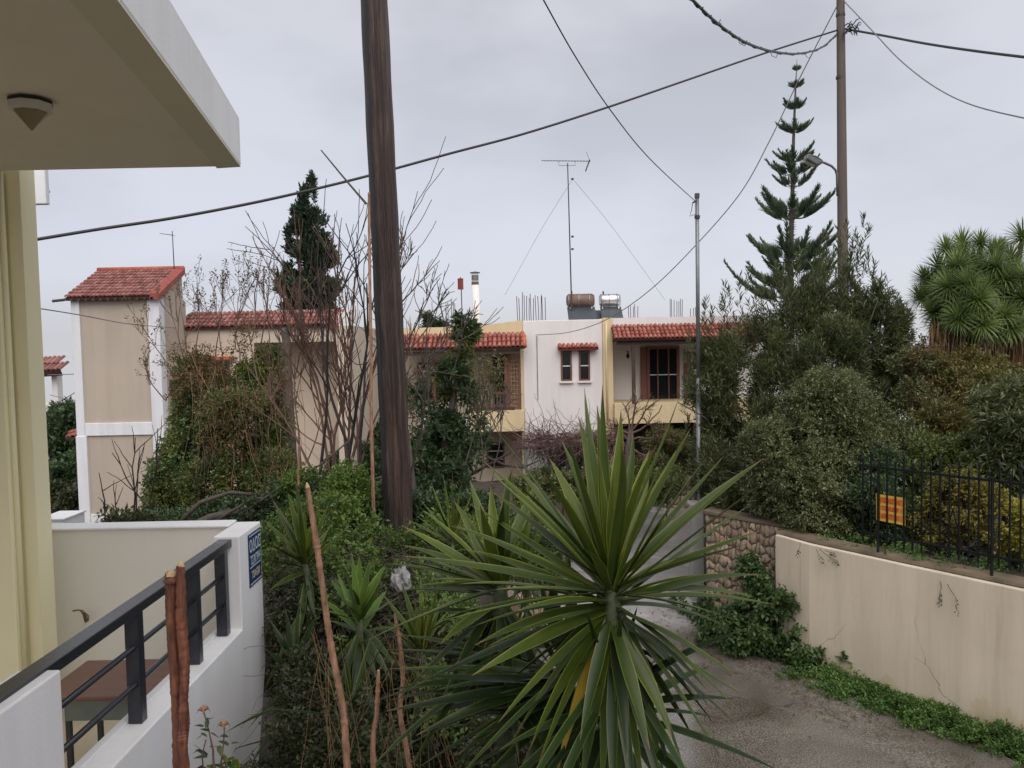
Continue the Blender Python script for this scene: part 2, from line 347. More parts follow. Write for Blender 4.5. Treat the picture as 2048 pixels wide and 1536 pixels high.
M['lf_yellow'] = leafmat('yellow_green_leaves', [(.16, .17, .03), (.30, .25, .04), (.22, .17, .03), (.10, .12, .03)])
M['lf_ivy'] = leafmat('ivy_leaves', [(.022, .044, .014), (.04, .075, .02), (.055, .09, .028), (.03, .055, .022)])
M['lf_weed'] = leafmat('weed_leaves', [(.035, .070, .016), (.05, .10, .022), (.07, .125, .028), (.04, .075, .02)], gain=1.9)
M['lf_rust'] = leafmat('dry_orange_leaves', [(.13, .07, .035), (.19, .11, .05), (.10, .06, .03), (.16, .12, .05)], gain=1.1)
M['lf_thicket'] = leafmat('thicket_leaves', [(.020, .028, .012), (.040, .055, .020), (.065, .085, .03), (.06, .05, .03), (.03, .035, .018)], gain=1.3)
M['lf_conifer'] = leafmat('conifer_scales', [(.012, .022, .014), (.022, .038, .022), (.032, .05, .03)], .7, .1)
M['lf_norfolk'] = leafmat('araucaria_needles', [(.035, .055, .036), (.060, .085, .055), (.09, .115, .075)], .6, .3, gain=2.4)
M['lf_magenta'] = leafmat('magenta_bracts', [(.22, .03, .08), (.32, .06, .12)])
M['lf_yucca_far'] = leafmat('yucca_tree_blades', [(.035, .055, .016), (.065, .095, .026), (.09, .125, .035), (.12, .15, .05)], .45, gain=1.9)
M['vine'] = leafmat('purple_vine_twigs', [(.075, .045, .045), (.13, .07, .07), (.17, .12, .11)])
def yucca_mat(name, core, edge, tipc):
    m, t, b = nodes(name); u = t.nodes.new('ShaderNodeUVMap'); sp = t.nodes.new('ShaderNodeSeparateXYZ'); t.links.new(u.outputs[0], sp.inputs[0])
    oi = t.nodes.new('ShaderNodeObjectInfo')
    e = ramp(t, sp.outputs['X'], [(0.0, edge), (.05, edge), (.10, core), (.90, core), (.95, edge), (1.0, edge)])
    st = noise(t, 14, 3, .5, (12, .35, 1), 'UV'); e = mix(t, 1.0, e, ramp(t, st, [(.3, (.55, .60, .55)), (.7, (1.45, 1.35, 1.2))]), 'MULTIPLY')
    e = mix(t, 1.0, e, ramp(t, noise(t, 5, 5, .6, coord='World'), [(.35, (.75, .8, .75)), (.65, (1.2, 1.12, 1.0))]), 'MULTIPLY')
    bl_t = noise(t, 22, 4, .6, coord='World'); e = mix(t, ramp(t, bl_t, [(.68, (0, 0, 0)), (.74, (.55, .55, .55))]), e, (.16, .11, .05))
    v = ramp(t, oi.outputs['Random'], [(0, (.5, .56, .5)), (1, (1.4, 1.3, 1.1))]); e = mix(t, 1.0, e, v, 'MULTIPLY')
    tf = ramp(t, sp.outputs['Y'], [(.90, (0, 0, 0)), (.99, (1, 1, 1))]); e = mix(t, tf, e, tipc)
    t.links.new(e, b.inputs['Base Color']); b.inputs['Roughness'].default_value = .40; b.inputs['Specular IOR Level'].default_value = .28
    tr = t.nodes.new('ShaderNodeBsdfTranslucent'); t.links.new(e, tr.inputs[0]); ms = t.nodes.new('ShaderNodeMixShader'); ms.inputs[0].default_value = .12
    t.links.new(b.outputs[0], ms.inputs[1]); t.links.new(tr.outputs[0], ms.inputs[2]); t.links.new(ms.outputs[0], t.nodes['Material Output'].inputs[0])
    return m
M['yucca'] = yucca_mat('yucca_blade', (.055, .090, .019), (.17, .21, .040), (.16, .09, .04))
M['yucca_y'] = yucca_mat('yucca_blade_yellowed', (.30, .22, .035), (.14, .17, .03), (.2, .1, .04))
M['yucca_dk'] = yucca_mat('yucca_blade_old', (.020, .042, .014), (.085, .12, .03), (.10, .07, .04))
M['yucca_br'] = yucca_mat('yucca_blade_young', (.055, .115, .022), (.13, .20, .04), (.14, .12, .04))

# ---------------------------------------------------------------- vegetation builders
def nrm(a): return a / np.maximum(1e-9, np.linalg.norm(a, axis=-1, keepdims=True))
def leaf_geo(P, D, L, Wd, fold=.25, up=None):
    """P base points, D unit directions, L lengths, Wd widths -> one folded diamond per leaf"""
    n = len(P); r = nrm(RNG.normal(size=(n, 3))) if up is None else nrm(up + RNG.normal(size=(n, 3)) * .45)
    S = nrm(np.cross(D, r)); N = np.cross(S, D); L = np.asarray(L).reshape(-1, 1); Wd = np.asarray(Wd).reshape(-1, 1)
    mid = P + D * L * .45
    V = np.stack([P, mid + S * Wd * .5 + N * Wd * fold, P + D * L - N * L * .08, mid - S * Wd * .5 + N * Wd * fold], 1).reshape(-1, 3)
    i = np.arange(n)[:, None] * 4
    F = np.concatenate([i + np.array([[0, 1, 2]]), i + np.array([[0, 2, 3]])], 1).reshape(-1, 3)
    return V, F
def sprigs(C, A, per, slen, L, Wd, ang=(35, 75), jit=.25):
    """C sprig bases, A sprig axes; per leaves on each sprig"""
    n = len(C); A = nrm(A); t = (np.arange(per) + .5) / per
    ph = RNG.uniform(0, 6.28, (n, 1)) + np.arange(per)[None] * 2.4
    ref = nrm(np.cross(A, RNG.normal(size=(n, 3)))); bb = np.cross(A, ref)
    rad = ref[:, None] * np.cos(ph)[..., None] + bb[:, None] * np.sin(ph)[..., None]
    an = np.radians(ang[1] + (ang[0] - ang[1]) * t)[None, :, None]
    D = A[:, None] * np.cos(an) + rad * np.sin(an) + RNG.normal(size=(n, per, 3)) * jit
    P = C[:, None] + A[:, None] * (t[None, :, None] * slen)
    D = nrm(D).reshape(-1, 3); P = P.reshape(-1, 3); k = len(P)
    s = RNG.uniform(.55, 1.35, k)
    return leaf_geo(P, D, L * s, Wd * s, up=np.tile([[0, 0, 1.]], (k, 1)))
def blob_points(blobs, n, sub=10, subr=(.30, .55), shell=.55, flat=1.0):
    """points spread over secondary lumps sitting on each blob; returns points and outward directions"""
    blobs = [(np.array(c, float), (np.array(r, float) if hasattr(r, '__len__') else np.array([r, r, r * flat], float))) for c, r in blobs]
    lumps = []
    for c, r in blobs:
        lumps.append((c, r * .72, c))
        for _ in range(sub):
            d = nrm(RNG.normal(size=3)); k = RNG.uniform(*subr)
            lumps.append((c + d * r * RNG.uniform(.55, .85), r * k, c))
    w = np.array([np.prod(r) ** (2 / 3) for _, r, _ in lumps]); w /= w.sum()
    idx = RNG.choice(len(lumps), n, p=w); C = np.array([l[0] for l in lumps])[idx]; Rr = np.array([l[1] for l in lumps])[idx]; B = np.array([l[2] for l in lumps])[idx]
    d = nrm(RNG.normal(size=(n, 3))); rad = RNG.uniform(shell, 1, (n, 1)) ** .6
    rad = rad * (1 + np.abs(RNG.normal(size=(n, 1))) * .14 * (RNG.random((n, 1)) < .35))
    P = C + d * Rr * rad
    sc_ = 2.6 / np.mean([np.mean(r) for _, r in blobs]) * .55
    nv = sum(np.sin(P @ (nrm(RNG.normal(size=3)) * sc_ * f) + RNG.uniform(0, 6.28)) for f in (1, 1.7, 2.3, 3.1, 4.3, 5.2))
    keep = nv > -.9; P, B, d = P[keep], B[keep], d[keep]
    return P, nrm(d * .7 + nrm(P - B) * .5)
def foliage(name, blobs, mat, n, per, slen, L, Wd, parent=None, sub=10, up=.35, ang=(35, 75), shell=.5, kind=None, subr=(.3, .55), zmin=None, droop=0):
    P, O = blob_points(blobs, n, sub, subr, shell)
    if zmin is not None: P[:, 2] = np.maximum(P[:, 2], zmin + RNG.uniform(0, .2, len(P)))
    A = nrm(O + np.array([0, 0, up - droop]) + RNG.normal(size=P.shape) * .35)

    V, F = sprigs(P, A, per, slen, L, Wd, ang)
    o = npobj(name, V, F, mat, parent)
    if kind: o['kind'] = kind
    return o
def strands(name, PL, RD, mat, parent=None, sides=3):
    """PL (N,K,3) polylines, RD (N,K) radii -> thin tubes in one mesh"""
    PL = np.asarray(PL, float); RD = np.asarray(RD, float); N, K, _ = PL.shape
    T = nrm(np.gradient(PL, axis=1)); ref = nrm(np.cross(T, np.array([.31, .22, .93]) + 0 * T)); bb = np.cross(T, ref)
    a = 2 * np.pi * np.arange(sides) / sides
    V = PL[:, :, None] + (ref[:, :, None] * np.cos(a)[None, None, :, None] + bb[:, :, None] * np.sin(a)[None, None, :, None]) * RD[:, :, None, None]
    base = (np.arange(N) * K * sides)[:, None, None]; kk = (np.arange(K - 1) * sides)[None, :, None]; s = np.arange(sides)[None, None]
    s2 = (s + 1) % sides
    F = np.stack([base + kk + s, base + kk + s2, base + kk + sides + s2, base + kk + sides + s], -1).reshape(-1, 4)
    return npobj(name, V.reshape(-1, 3), F, mat, parent, smooth=True)
def curve_pts(p, d, L, K, wob=.1, grav=0.0, upb=0.0):
    out = [np.array(p, float)]; d = np.array(d, float); st = L / (K - 1)
    for _ in range(K - 1):
        d = d + RNG.normal(size=3) * wob + np.array([0, 0, upb - grav]); d /= np.linalg.norm(d); out.append(out[-1] + d * st)
    return np.array(out)
def bare_tree(base, dirs, L, r, depth=3, kids=(3, 5), K=6, wob=.12, upb=.08, spread=.7, shrink=(.45, .75)):
    """returns polylines per level"""
    lines = []; rads = []
    def grow(p, d, L, r, lv):
        pl = curve_pts(p, d, L, K, wob, 0, upb); lines.append(pl); rads.append(np.linspace(r, max(.0035, r * .35), K))
        if lv <= 0: return
        for _ in range(random.randint(*kids)):
            k = random.randint(2, K - 2); dd = nrm(pl[k + 1] - pl[k] + 0.0)
            nd = nrm(dd + RNG.normal(size=3) * spread + np.array([0, 0, .25])); grow(pl[k], nd, L * random.uniform(*shrink), max(.004, r * .5), lv - 1)
    for d, l in dirs: grow(base, nrm(np.array(d, float)), L * l, r, depth)
    return np.array(lines), np.array(rads)
def blade_geo(base, vec, width, droop=.1, axis=(0, 0, 1), K=8, fold=.22, twist=0.0, bend=0.0):
    base = np.array(base, float); vec = np.array(vec, float); L = np.linalg.norm(vec); t = np.linspace(0, 1, K)
    P = base + vec * t[:, None] + np.array([0, 0, 1.]) * (droop * L * (t - t ** 2) * 4 * .5)[:, None]
    if bend:
        sb = np.cross(vec, [0.1, .2, 1.]); sb = sb / np.linalg.norm(sb); P = P + sb * (bend * L * np.sin(t * math.pi * .9) * t)[:, None]
    T = nrm(np.gradient(P, axis=0)); ax = np.array(axis, float); S = np.cross(vec / L, ax)
    if np.linalg.norm(S) < .08: S = np.array([1., .2, 0])
    S = nrm(S); S = np.tile(S, (K, 1)); N = nrm(np.cross(S, T)); S = nrm(np.cross(T, N))
    if twist: S = S * math.cos(twist) + N * math.sin(twist); N = nrm(np.cross(S, T))
    w = width * np.minimum(1, .50 + 1.15 * t) * np.clip(1 - t ** 2.4, 0.015, 1) * .5
    l = P - S * w[:, None] + N * (w * fold)[:, None]; r = P + S * w[:, None] + N * (w * fold)[:, None]
    V = np.stack([l, P - N * (w * fold)[:, None] * .5, r], 1).reshape(-1, 3)
    UV = np.stack([np.stack([np.zeros(K), t], 1), np.stack([np.full(K, .5), t], 1), np.stack([np.ones(K), t], 1)], 1).reshape(-1, 2)
    F = []
    for i in range(K - 1):
        a = i * 3; F += [(a, a + 1, a + 4, a + 3), (a + 1, a + 2, a + 5, a + 4)]
    return V, np.array(F), UV
def blades(name, specs, mat, parent):
    """many blades in one mesh"""
    Vs, Fs, Us = [], [], []; n = 0
    for sp in specs:
        V, F, U = blade_geo(*sp[:3], **(sp[3] if len(sp) > 3 else {})); Vs.append(V); Fs.append(F + n); Us.append(U); n += len(V)
    return npobj(name, np.concatenate(Vs), np.concatenate(Fs), mat, parent, True, np.concatenate(Us))
def PB(px, py, Y, rpx, ry=None):
    """blob centred at a place in view, radius in metres from pixels"""
    p = at(px, py, Y); r = rpx * Y / FPX
    return (tuple(p), (r, (ry if ry else r), r)) 
def PE(px, py, Y, rx, rz, ry=None):
    p = at(px, py, Y); return (tuple(p), (rx * Y / FPX, ry or rx * Y / FPX, rz * Y / FPX))

# ---------------------------------------------------------------- ground, road, garden terrace
LEFT = [(2.7, -8), (2.4, -2), (2.0, 2), (1.5, 5), (.6, 8), (.05, 9.6), (.15, 12), (1.24, 18.4), (3.0, 25), (4.0, 30)]
RIGHT = [(10.6, -8), (10.0, -3), (9.2, 1), (7.9, 4.5), (6.6, 7), (5.5, 9.5), (4.95, 10.5), (4.4, 11.7), (3.85, 12.6), (3.5, 13.4), (3.25, 15.1), (3.7, 18), (5.0, 22), (6.2, 26), (7.5, 30)]
def lx(y): return np.interp(y, [p[1] for p in LEFT], [p[0] for p in LEFT])
def rx_(y): return np.interp(y, [p[1] for p in RIGHT], [p[0] for p in RIGHT])
def hgt(x, y):
    base = np.interp(y, [-8, 4.5, 9, 24, 30], [2.3, 2.3, 1.15, 1.05, .1])
    d = np.clip((lx(y) - .35 - x) / 1.0, 0, 1); s = d * d * (3 - 2 * d)
    far = np.clip((60 - np.abs(x)) / 20, 0, 1)
    # the hillside falls away beyond the houses
    return base * s * far - .02 - np.maximum(0, y - 42) * .17 - np.maximum(0, -x - 42) * .12 + .06 * np.sin(x * 1.3 + y * .7) * s
xs = np.concatenate([[-900, -400, -150, -70, -50, -40], np.arange(-30, 14.01, .5), [20, 40, 80, 200, 500, 900]])
ys = np.concatenate([[-60, -20], np.arange(-8, 40.01, .5), [50, 80, 150, 300, 700, 1500]])
X, Yg = np.meshgrid(xs, ys); Z = hgt(X, Yg); Z = Z + 0 * X
V = np.stack([X, Yg, Z], -1).reshape(-1, 3); nx = len(xs); ii = (np.arange(len(ys) - 1)[:, None] * nx + np.arange(nx - 1)[None]).ravel()
F = np.stack([ii, ii + 1, ii + nx + 1, ii + nx], 1)
tag(npobj('ground', V, F, M['soil'], None, True), kind='structure')
yy = np.linspace(-8, 30, 90); cols = 8
rv = np.array([[lx(y) + (rx_(y) + .45 - lx(y)) * k / (cols - 1), y, .03 + .03 * math.sin(k / (cols - 1) * math.pi)] for y in yy for k in range(cols)])
ii = (np.arange(len(yy) - 1)[:, None] * cols + np.arange(cols - 1)[None]).ravel()
tag(npobj('road', rv, np.stack([ii, ii + 1, ii + cols + 1, ii + cols], 1), M['asphalt'], None, True), kind='structure')
WALL = [(4.30, 12.9), (4.62, 12.25), (5.05, 11.65), (5.45, 11.08), (5.88, 10.5), (6.4, 9.8), (7.1, 8.75), (8.0, 7.4), (8.9, 5.9), (9.6, 4.5), (10.3, 1.5), (10.9, -2), (11.4, -8)]
bed = [(4.85, 13.45), (3.9, 14.95), (4.15, 18), (5.5, 22), (6.7, 26), (9, 31), (40, 31), (40, -8)] + [(x + .22, y + .14) for x, y in WALL[::-1]]
tag(MB().prism(bed, -.5, 1.94).build('garden_terrace', M['soil']), kind='structure')

# retaining wall
w = thing('retaining_wall', 'smooth cream rendered retaining wall curving along the right side of the lane below the black fence', 'wall', (6.4, 9.8, 0))
mb = MB(); nW = len(WALL)
offs = []
for i, (x, y) in enumerate(WALL):
    a = Vector(WALL[max(0, i-1)] + (0,)); bb_ = Vector(WALL[min(nW-1, i+1)] + (0,)); d = (bb_ - a).normalized(); offs.append(Vector((-d.y, d.x, 0)))
vv = []
for (x, y), o in zip(WALL, offs):
    for q in ((x, y, -.3), (x, y, 1.98), (x + o.x * .25, y + o.y * .25, 2.0), (x + o.x * .25, y + o.y * .25, -.3)): vv.append(q)
ff = [(i*4+k, (i+1)*4+k, (i+1)*4+(k+1) % 4, i*4+(k+1) % 4) for i in range(nW-1) for k in range(4)] + [(0, 1, 2, 3), ((nW-1)*4+3, (nW-1)*4+2, (nW-1)*4+1, (nW-1)*4)]
mb.add(vv, ff).build('wall_face', M['retain'], w, bevel=.015)
mb = MB(); vv = []
for (x, y), o in zip(WALL, offs):
    for q in ((x + o.x*.05, y + o.y*.05, 2.0), (x + o.x*.07, y + o.y*.07, 2.035), (x + o.x*.36, y + o.y*.36, 2.05), (x + o.x*.36, y + o.y*.36, 1.9)): vv.append(q)
mb.add(vv, ff).build('capping', M['cope'], w)

# stones: a jittered net of cells, each its own stone
def stone_wall(name, label, p0, p1, z0, z1, th, ncol, nrow, mat, jit=.42, top=None, back=None):
    p0 = Vector(p0 + (0,)); p1 = Vector(p1 + (0,)); d = p1 - p0; L = d.length; d.normalize(); n = Vector((d.y, -d.x, 0))
    if n.y > 0: n = -n
    t_ = thing(name, label, 'wall', tuple(p0 + Vector((0, 0, z0))))
    MB().extr([p0 + Vector((0,0,z0-.1)), p1 + Vector((0,0,z0-.1)), p1 + Vector((0,0,z1)), p0 + Vector((0,0,z1))], -n * th).build('mortar_core', M['mortar'], t_)
    g = [[(i / ncol * L + (random.uniform(-jit, jit) * L / ncol if 0 < i < ncol else 0), z0 + (z1 - z0) * (j / nrow) + (random.uniform(-jit, jit) * (z1 - z0) / nrow if 0 < j < nrow else 0)) for j in range(nrow + 1)] for i in range(ncol + 1)]
    for i in range(ncol):
        for j in range(nrow):
            q = [g[i][j], g[i+1][j], g[i+1][j+1], g[i][j+1]]
            poly = []
            for a_, b_ in zip(q, q[1:] + q[:1]):
                poly.append(a_); poly.append(((a_[0]+b_[0])/2 + random.uniform(-.02, .02), (a_[1]+b_[1])/2 + random.uniform(-.02, .02)))
            cx = sum(a[0] for a in poly) / 8; cz = sum(a[1] for a in poly) / 8; pr = random.uniform(.015, .045)
            ks = [(random.uniform(.84, .92) if k % 2 else random.uniform(.74, .84)) for k in range(8)]
            ring = lambda k, dep: [p0 + d * (cx + (a - cx) * k * kk) + n * dep + Vector((0, 0, cz + (c - cz) * k * kk)) for (a, c), kk in zip(poly, ks)]
            vs = ring(1, -.02) + ring(.98, pr * .6) + ring(.72, pr); cpos = p0 + d * cx + n * (pr * 1.15) + Vector((0, 0, cz)); vs.append(cpos)
            fs = [(k, (k+1) % 8, 8+(k+1) % 8, 8+k) for k in range(8)] + [(8+k, 8+(k+1) % 8, 16+(k+1) % 8, 16+k) for k in range(8)] + [(16+k, 16+(k+1) % 8, 24) for k in range(8)]
            org = p0 + d * cx + Vector((0, 0, cz)); me = MB().add(vs, fs).mesh('stone', mat, org, True); link('stone', me, t_, org)
    return t_
stone_wall('stone_wall', 'rough brown field stone wall at the end of the cream retaining wall beside the metal pole', (3.58, 14.6), (4.72, 13.12), 0, 2.0, .30, 19, 11, M['stone'])
stone_wall('stone_wall', 'pale pinkish stone wall holding the planted bank on the left side of the lane, half hidden by yucca leaves', (.02, 12.4), (1.15, 18.2), 0, 1.18, .3, 24, 5, M['stone_pink'])
stone_wall('stone_wall', 'low pink stone wall with greenery on top in front of the white house', (4.6, 24.2), (7.4, 24.4), 0, 1.05, .3, 16, 5, M['stone_pink'])
MB().extr([(3.50, 14.55, 2.0), (4.74, 13.08, 2.0), (4.98, 13.4, 2.0), (3.75, 14.9, 2.0)], (0, 0, .05)).build('wall_cap', M['cope'], bpy.data.objects['stone_wall'])
# gate post and driveway slab behind the metal pole
gp = thing('gate_post', 'plain grey rendered gate post standing behind the metal pole at the lane edge', 'post', (3.62, 15.6, 0))
MB().box((3.50, 15.45, 0), (3.74, 15.75, 1.95)).build('post_shaft', M['concrete'], gp, bevel=.01)
MB().box((3.46, 15.41, 1.95), (3.78, 15.79, 2.0)).build('cap_stone', M['concrete'], gp, bevel=.01)

# ---------------------------------------------------------------- terrace house at the left
H = thing('yellow_house', 'pale yellow rendered house at the left edge with a deep flat roof overhang', 'house', (-3.2, 5.0, 2.65))
ZS = 6.355
CX = at(104, 1050, 5.22).x
MB().box((-7, 4.95, 1.0), (CX - .10, 5.06, ZS)).build('wall', M['yellow'], H, bevel=.006)
MB().box((-7, 5.06, 1.0), (CX, 5.22, ZS + .25)).build('wall', M['yellow'], H, bevel=.006)
MB().box((CX - .08, 5.048, 2.3), (CX + .004, 5.06, ZS)).build('corner_trim', M['yellow'], H)
MB().tube([(CX - .088, 5.0, 3.0), (CX - .088, 5.0, ZS)], .018, 8).build('conduit', M['yellow'], H, True)
P1 = at(480, 330, 4.98); P2 = at(240, 0, 0 + 4.98 * 371 / 703)  # soffit edge line in the slab plane
e0 = Vector((P1.x, 5.0)); q = ontoz(240, 0, ZS); e1 = Vector((q.x, q.y)); ed = (e1 - e0).normalized(); e2 = e0 + ed * 7.0
slab = [(-8, 5.0), (e0.x, e0.y), (e2.x, e2.y), (-8, e2.y)]
MB().prism(slab, ZS, ZS + .30).build('roof_slab', M['white'], H, bevel=.01)
inn = [(-7.9, 4.99), (e0.x - .02, 4.99), (e2.x - .02, e2.y + .02), (-7.9, e2.y + .02)]
MB().prism(inn, ZS - .004, ZS + .05).build('soffit', M['soffit'], H)
nn = Vector((ed.y, -ed.x)) if ed.y * -1 > 0 else Vector((-ed.y, ed.x))
nn = Vector((-abs(ed.y), ed.x if ed.y < 0 else -ed.x)).normalized()
bp = [e0 + ed * .02, e2, e2 + nn * .16, e0 + ed * .02 + nn * .16]
MB().prism([(p.x, p.y) for p in bp], ZS - .012, ZS - .004).build('drip_band', M['soffit_band'], H)
sp_ = MB().box((-3.99, 6.6, at(82, 408, 6.6).z), (at(91, 380, 6.6).x, 6.66, at(82, 350, 6.6).z + .4)).build('parapet_corner', M['white_band'], H, bevel=.01)
MB().tube([at(78, 382, 6.75), at(99, 383, 6.75)], .012, 8).build('water_spout', M['lamp_base'], H)
lm = thing('ceiling_lamp', 'small cone shaped ceiling lamp with amber glass under the roof overhang', 'lamp', tuple(at(60, 186, 3.62)))
lp = Vector(lm.location); lp.z = ZS - .012; lm.location = lp; WL[lm.name] = lp
lh = .092
MB().tube([lp, lp + Vector((0, 0, -.012))], [lh * 1.02, lh * 1.02], 8).build('gasket', M['dark'], lm)
MB().tube([lp + Vector((0, 0, -.012)), lp + Vector((0, 0, -.04)), lp + Vector((0, 0, -.048))], [lh, lh, lh * .86], 8).build('base_ring', M['lamp_base'], lm)
MB().tube([lp + Vector((0, 0, -.046)), lp + Vector((0, 0, -.125)), lp + Vector((0, 0, -.130))], [lh * .80, .008, .004], 8).build('glass_cone', M['lamp_glass'], lm)

# terrace parapet (L shaped) with low sill and railing
ZF = 2.65; ZT = CAM.z - 1.21; ZL = CAM.z - 1.83; XO = -1.80
T = thing('terrace_parapet', 'white painted terrace parapet with a tall far corner and lower sill under the railing', 'wall', (XO, 5.4, ZF))
Yf = 5.53; Yn = 5.09
prof = [(Yf, 2.96), (Yf, ZT), (Yn, ZT), (Yn, ZL), (3.05, ZL), (3.05, ZT - .03), (0.6, ZT - .03), (0.6, 1.2), (5.05, 1.2), (5.31, 2.35)]
MB().extr([(XO, y, z) for y, z in prof], (-.17, 0, 0)).build('outer_wall', M['white'], T, bevel=.008)
MB().box((-3.4, 5.40, ZF - .3), (XO - .172, 5.53, ZT - .005)).build('end_wall', M['inner'], T, bevel=.008)
MB().box((-3.4, 5.37, ZT - .005), (XO - .172, 5.545, ZT + .012)).build('coping', M['white'], T, bevel=.006)
MB().box((-6, 0.6, ZF - .25), (XO - .172, 5.40, ZF)).build('terrace_floor', M['floor'], T)
MB().box((XO - .175, 3.052, ZL), (XO - .13, 5.088, ZL + .012)).build('sill_lip', M['white'], T, bevel=.004)
pb = thing('parapet_block', 'small plain white masonry block beyond the corner of the yellow house', 'wall', tuple(at(115, 1060, 8)))
a_ = at(88, 1058, 8); b_ = at(138, 1036, 8)
MB().box((a_.x, 7.9, 2.2), (b_.x, 8.3, b_.z)).build('block', M['white'], pb, bevel=.01)
MB().box((a_.x-.01, 7.89, b_.z), (b_.x+.01, 8.31, b_.z+.015)).build('capping', M['white_band'], pb)
# railing
XR = -1.89; zr = CAM.z - 1.24
RL = thing('railing', 'dark grey painted metal railing with flat handrail and two round bars on the white parapet', 'railing', (XR, 4.1, ZL))
MB().beam((XR, 2.6, zr - .012), (XR, 5.085, zr - .012), .085, .05).build('handrail', M['black_paint'], RL, bevel=.004)
for y in (5.00, 4.55, 3.83, 3.10):
    MB().box((XR - .034, y - .03, ZL + .002), (XR + .034, y + .03, zr - .036)).build('post', M['black_paint'], RL, bevel=.003)
for z in (ZL + .20, ZL + .385):
    MB().tube([(XR + .008, 2.9, z), (XR + .008, 5.0, z)], .0145, 10).build('bar', M['black_paint'], RL, True)
# street sign, Greek letters
SG = thing('street_name_sign', 'blue enamel street name sign with white Greek lettering at the corner of the white parapet', 'sign', (XO + .004, 5.36, 3.8))
def zz(py, Y, px=505): return at(px, py, Y).z
ya, yb = 5.25, 5.50; zt = ZT - .035; zb = zt - .36
MB().box((XO + .001, ya, zb), (XO + .006, yb, zt)).build('plate', M['sign_blue'], SG, bevel=.001)
for z, h in ((zt - .018, .007), (zt - .232, .006), (zb + .014, .007)):
    MB().box((XO + .006, ya + .015, z), (XO + .0075, yb - .015, z + h)).build('stripe', M['sign_white'], SG)
def text(s, size, parent, loc, rot, mat, sx=1.0, name='lettering', bold=.012):
    c = bpy.data.curves.new(name, 'FONT'); c.body = s; c.size = size; c.align_x = 'CENTER'; c.extrude = .0004; c.materials.append(mat); c.offset = size * bold
    o = bpy.data.objects.new(name, c); COL.objects.link(o); me_ = bpy.data.meshes.new_from_object(o); bpy.data.objects.remove(o); o = bpy.data.objects.new(name, me_); COL.objects.link(o); o.parent = parent; o.location = Vector(loc) - wloc(parent); o.rotation_euler = rot; o.scale = (sx, 1, 1)
    WL[o.name] = Vector(loc); return o
ym = (ya + yb) / 2; rt = (R(90), 0, R(90))
text('ΟΔΟΣ', .115, SG, (XO + .0072, ym, zt - .125), rt, M['sign_white'], .70)
text('ΤΣΑΓΡΗ', .085, SG, (XO + .0072, ym, zt - .215), rt, M['sign_white'], .62)
text('TSAGRI', .075, SG, (XO + .0072, ym, zt - .31), rt, M['sign_cream'], .70)
# tap
tp = at(165, 1240, 5.37); TP = thing('garden_tap', 'old brass garden tap on the inner face of the terrace wall', 'tap', tuple(tp))
MB().tube([at(172, 1243, 5.40), at(171, 1240, 5.33), at(168, 1228, 5.31), at(163, 1221, 5.31)], .010, 8).build('pipe', M['brass'], TP, True)
MB().tube([at(163, 1221, 5.31), at(155, 1220, 5.31), at(146, 1222, 5.31)], [.006, .005, .007], 6).build('lever', M['brass'], TP)
MB().tube([at(168, 1226, 5.31), at(176, 1232, 5.29), at(174, 1242, 5.28)], .009, 8).build('spout', M['brass'], TP, True)
# table
tz = CAM.z - 1.85; TB = thing('terrace_table', 'small brown topped table with grey metal frame behind the railing', 'table', (-2.3, 4.45, ZF))
MB().box((-2.60, 4.16, tz - .022), (-1.995, 4.68, tz)).build('tabletop', M['table_wood'], TB, bevel=.006)
MB().box((-2.50, 4.25, tz - .17), (-2.04, 4.262, tz - .024)).build('apron', M['apron'], TB)
MB().box((-2.50, 4.60, tz - .17), (-2.04, 4.612, tz - .024)).build('apron', M['apron'], TB)
for x, y in ((-2.49, 4.27), (-2.06, 4.27), (-2.49, 4.59), (-2.06, 4.59)):
    MB().box((x - .013, y - .013, ZF), (x + .013, y + .013, tz - .022)).build('leg', M['steel_dark'], TB)
HS = []
for k in range(90):
    a = k * .35; rr_ = .20 + .03 * math.sin(k * .11); HS.append((-2.32 + rr_ * math.cos(a) * .9, 4.42 + rr_ * math.sin(a) * .55, ZF + .02 + .0016 * k))
ho = MB().tube(HS, .011, 7).build('garden_hose', M['hose'], None, True); tag(ho, 'coiled yellow garden hose on the terrace floor under the table', 'hose')

# ---------------------------------------------------------------- pruned stems and rose in front
def stem(name, label, cat, pts, rads, mat, cut=True, knots=0, group=None):
    t_ = thing(name, label, cat, tuple(pts[-1]), group)
    K = 24; pts = [Vector(p) for p in pts]; out_ = []; rr_ = []
    n = len(pts) - 1
    for i in range(K * n + 1):
        s = i / K; j = min(int(s), n - 1); f = s - j
        p0, p1, p2, p3 = pts[max(j-1, 0)], pts[j], pts[j+1], pts[min(j+2, n)]
        c = .5 * ((2*p1) + (-p0+p2)*f + (2*p0-5*p1+4*p2-p3)*f*f + (-p0+3*p1-3*p2+p3)*f**3)
        r = rads[j] + (rads[j+1] - rads[j]) * f
        k = 1 + (random.uniform(.1, .4) if (knots and random.random() < 1.2 / knots) else 0) + random.uniform(-.05, .05)
        out_.append(c + Vector((random.uniform(-1, 1), random.uniform(-1, 1), 0)) * r * .08); rr_.append(r * k)
    MB().tube(out_, rr_, 9).build('stem', mat, t_, True)
    if cut:
        d = (pts[0] - pts[1]).normalized(); MB().tube([pts[0] - d * .002, pts[0] + d * .006, pts[0] + d * .018], [rads[0] * .98, rads[0] * .8, rads[0] * .15], 7).build('cut_end', M['cutwood'], t_)
    return t_
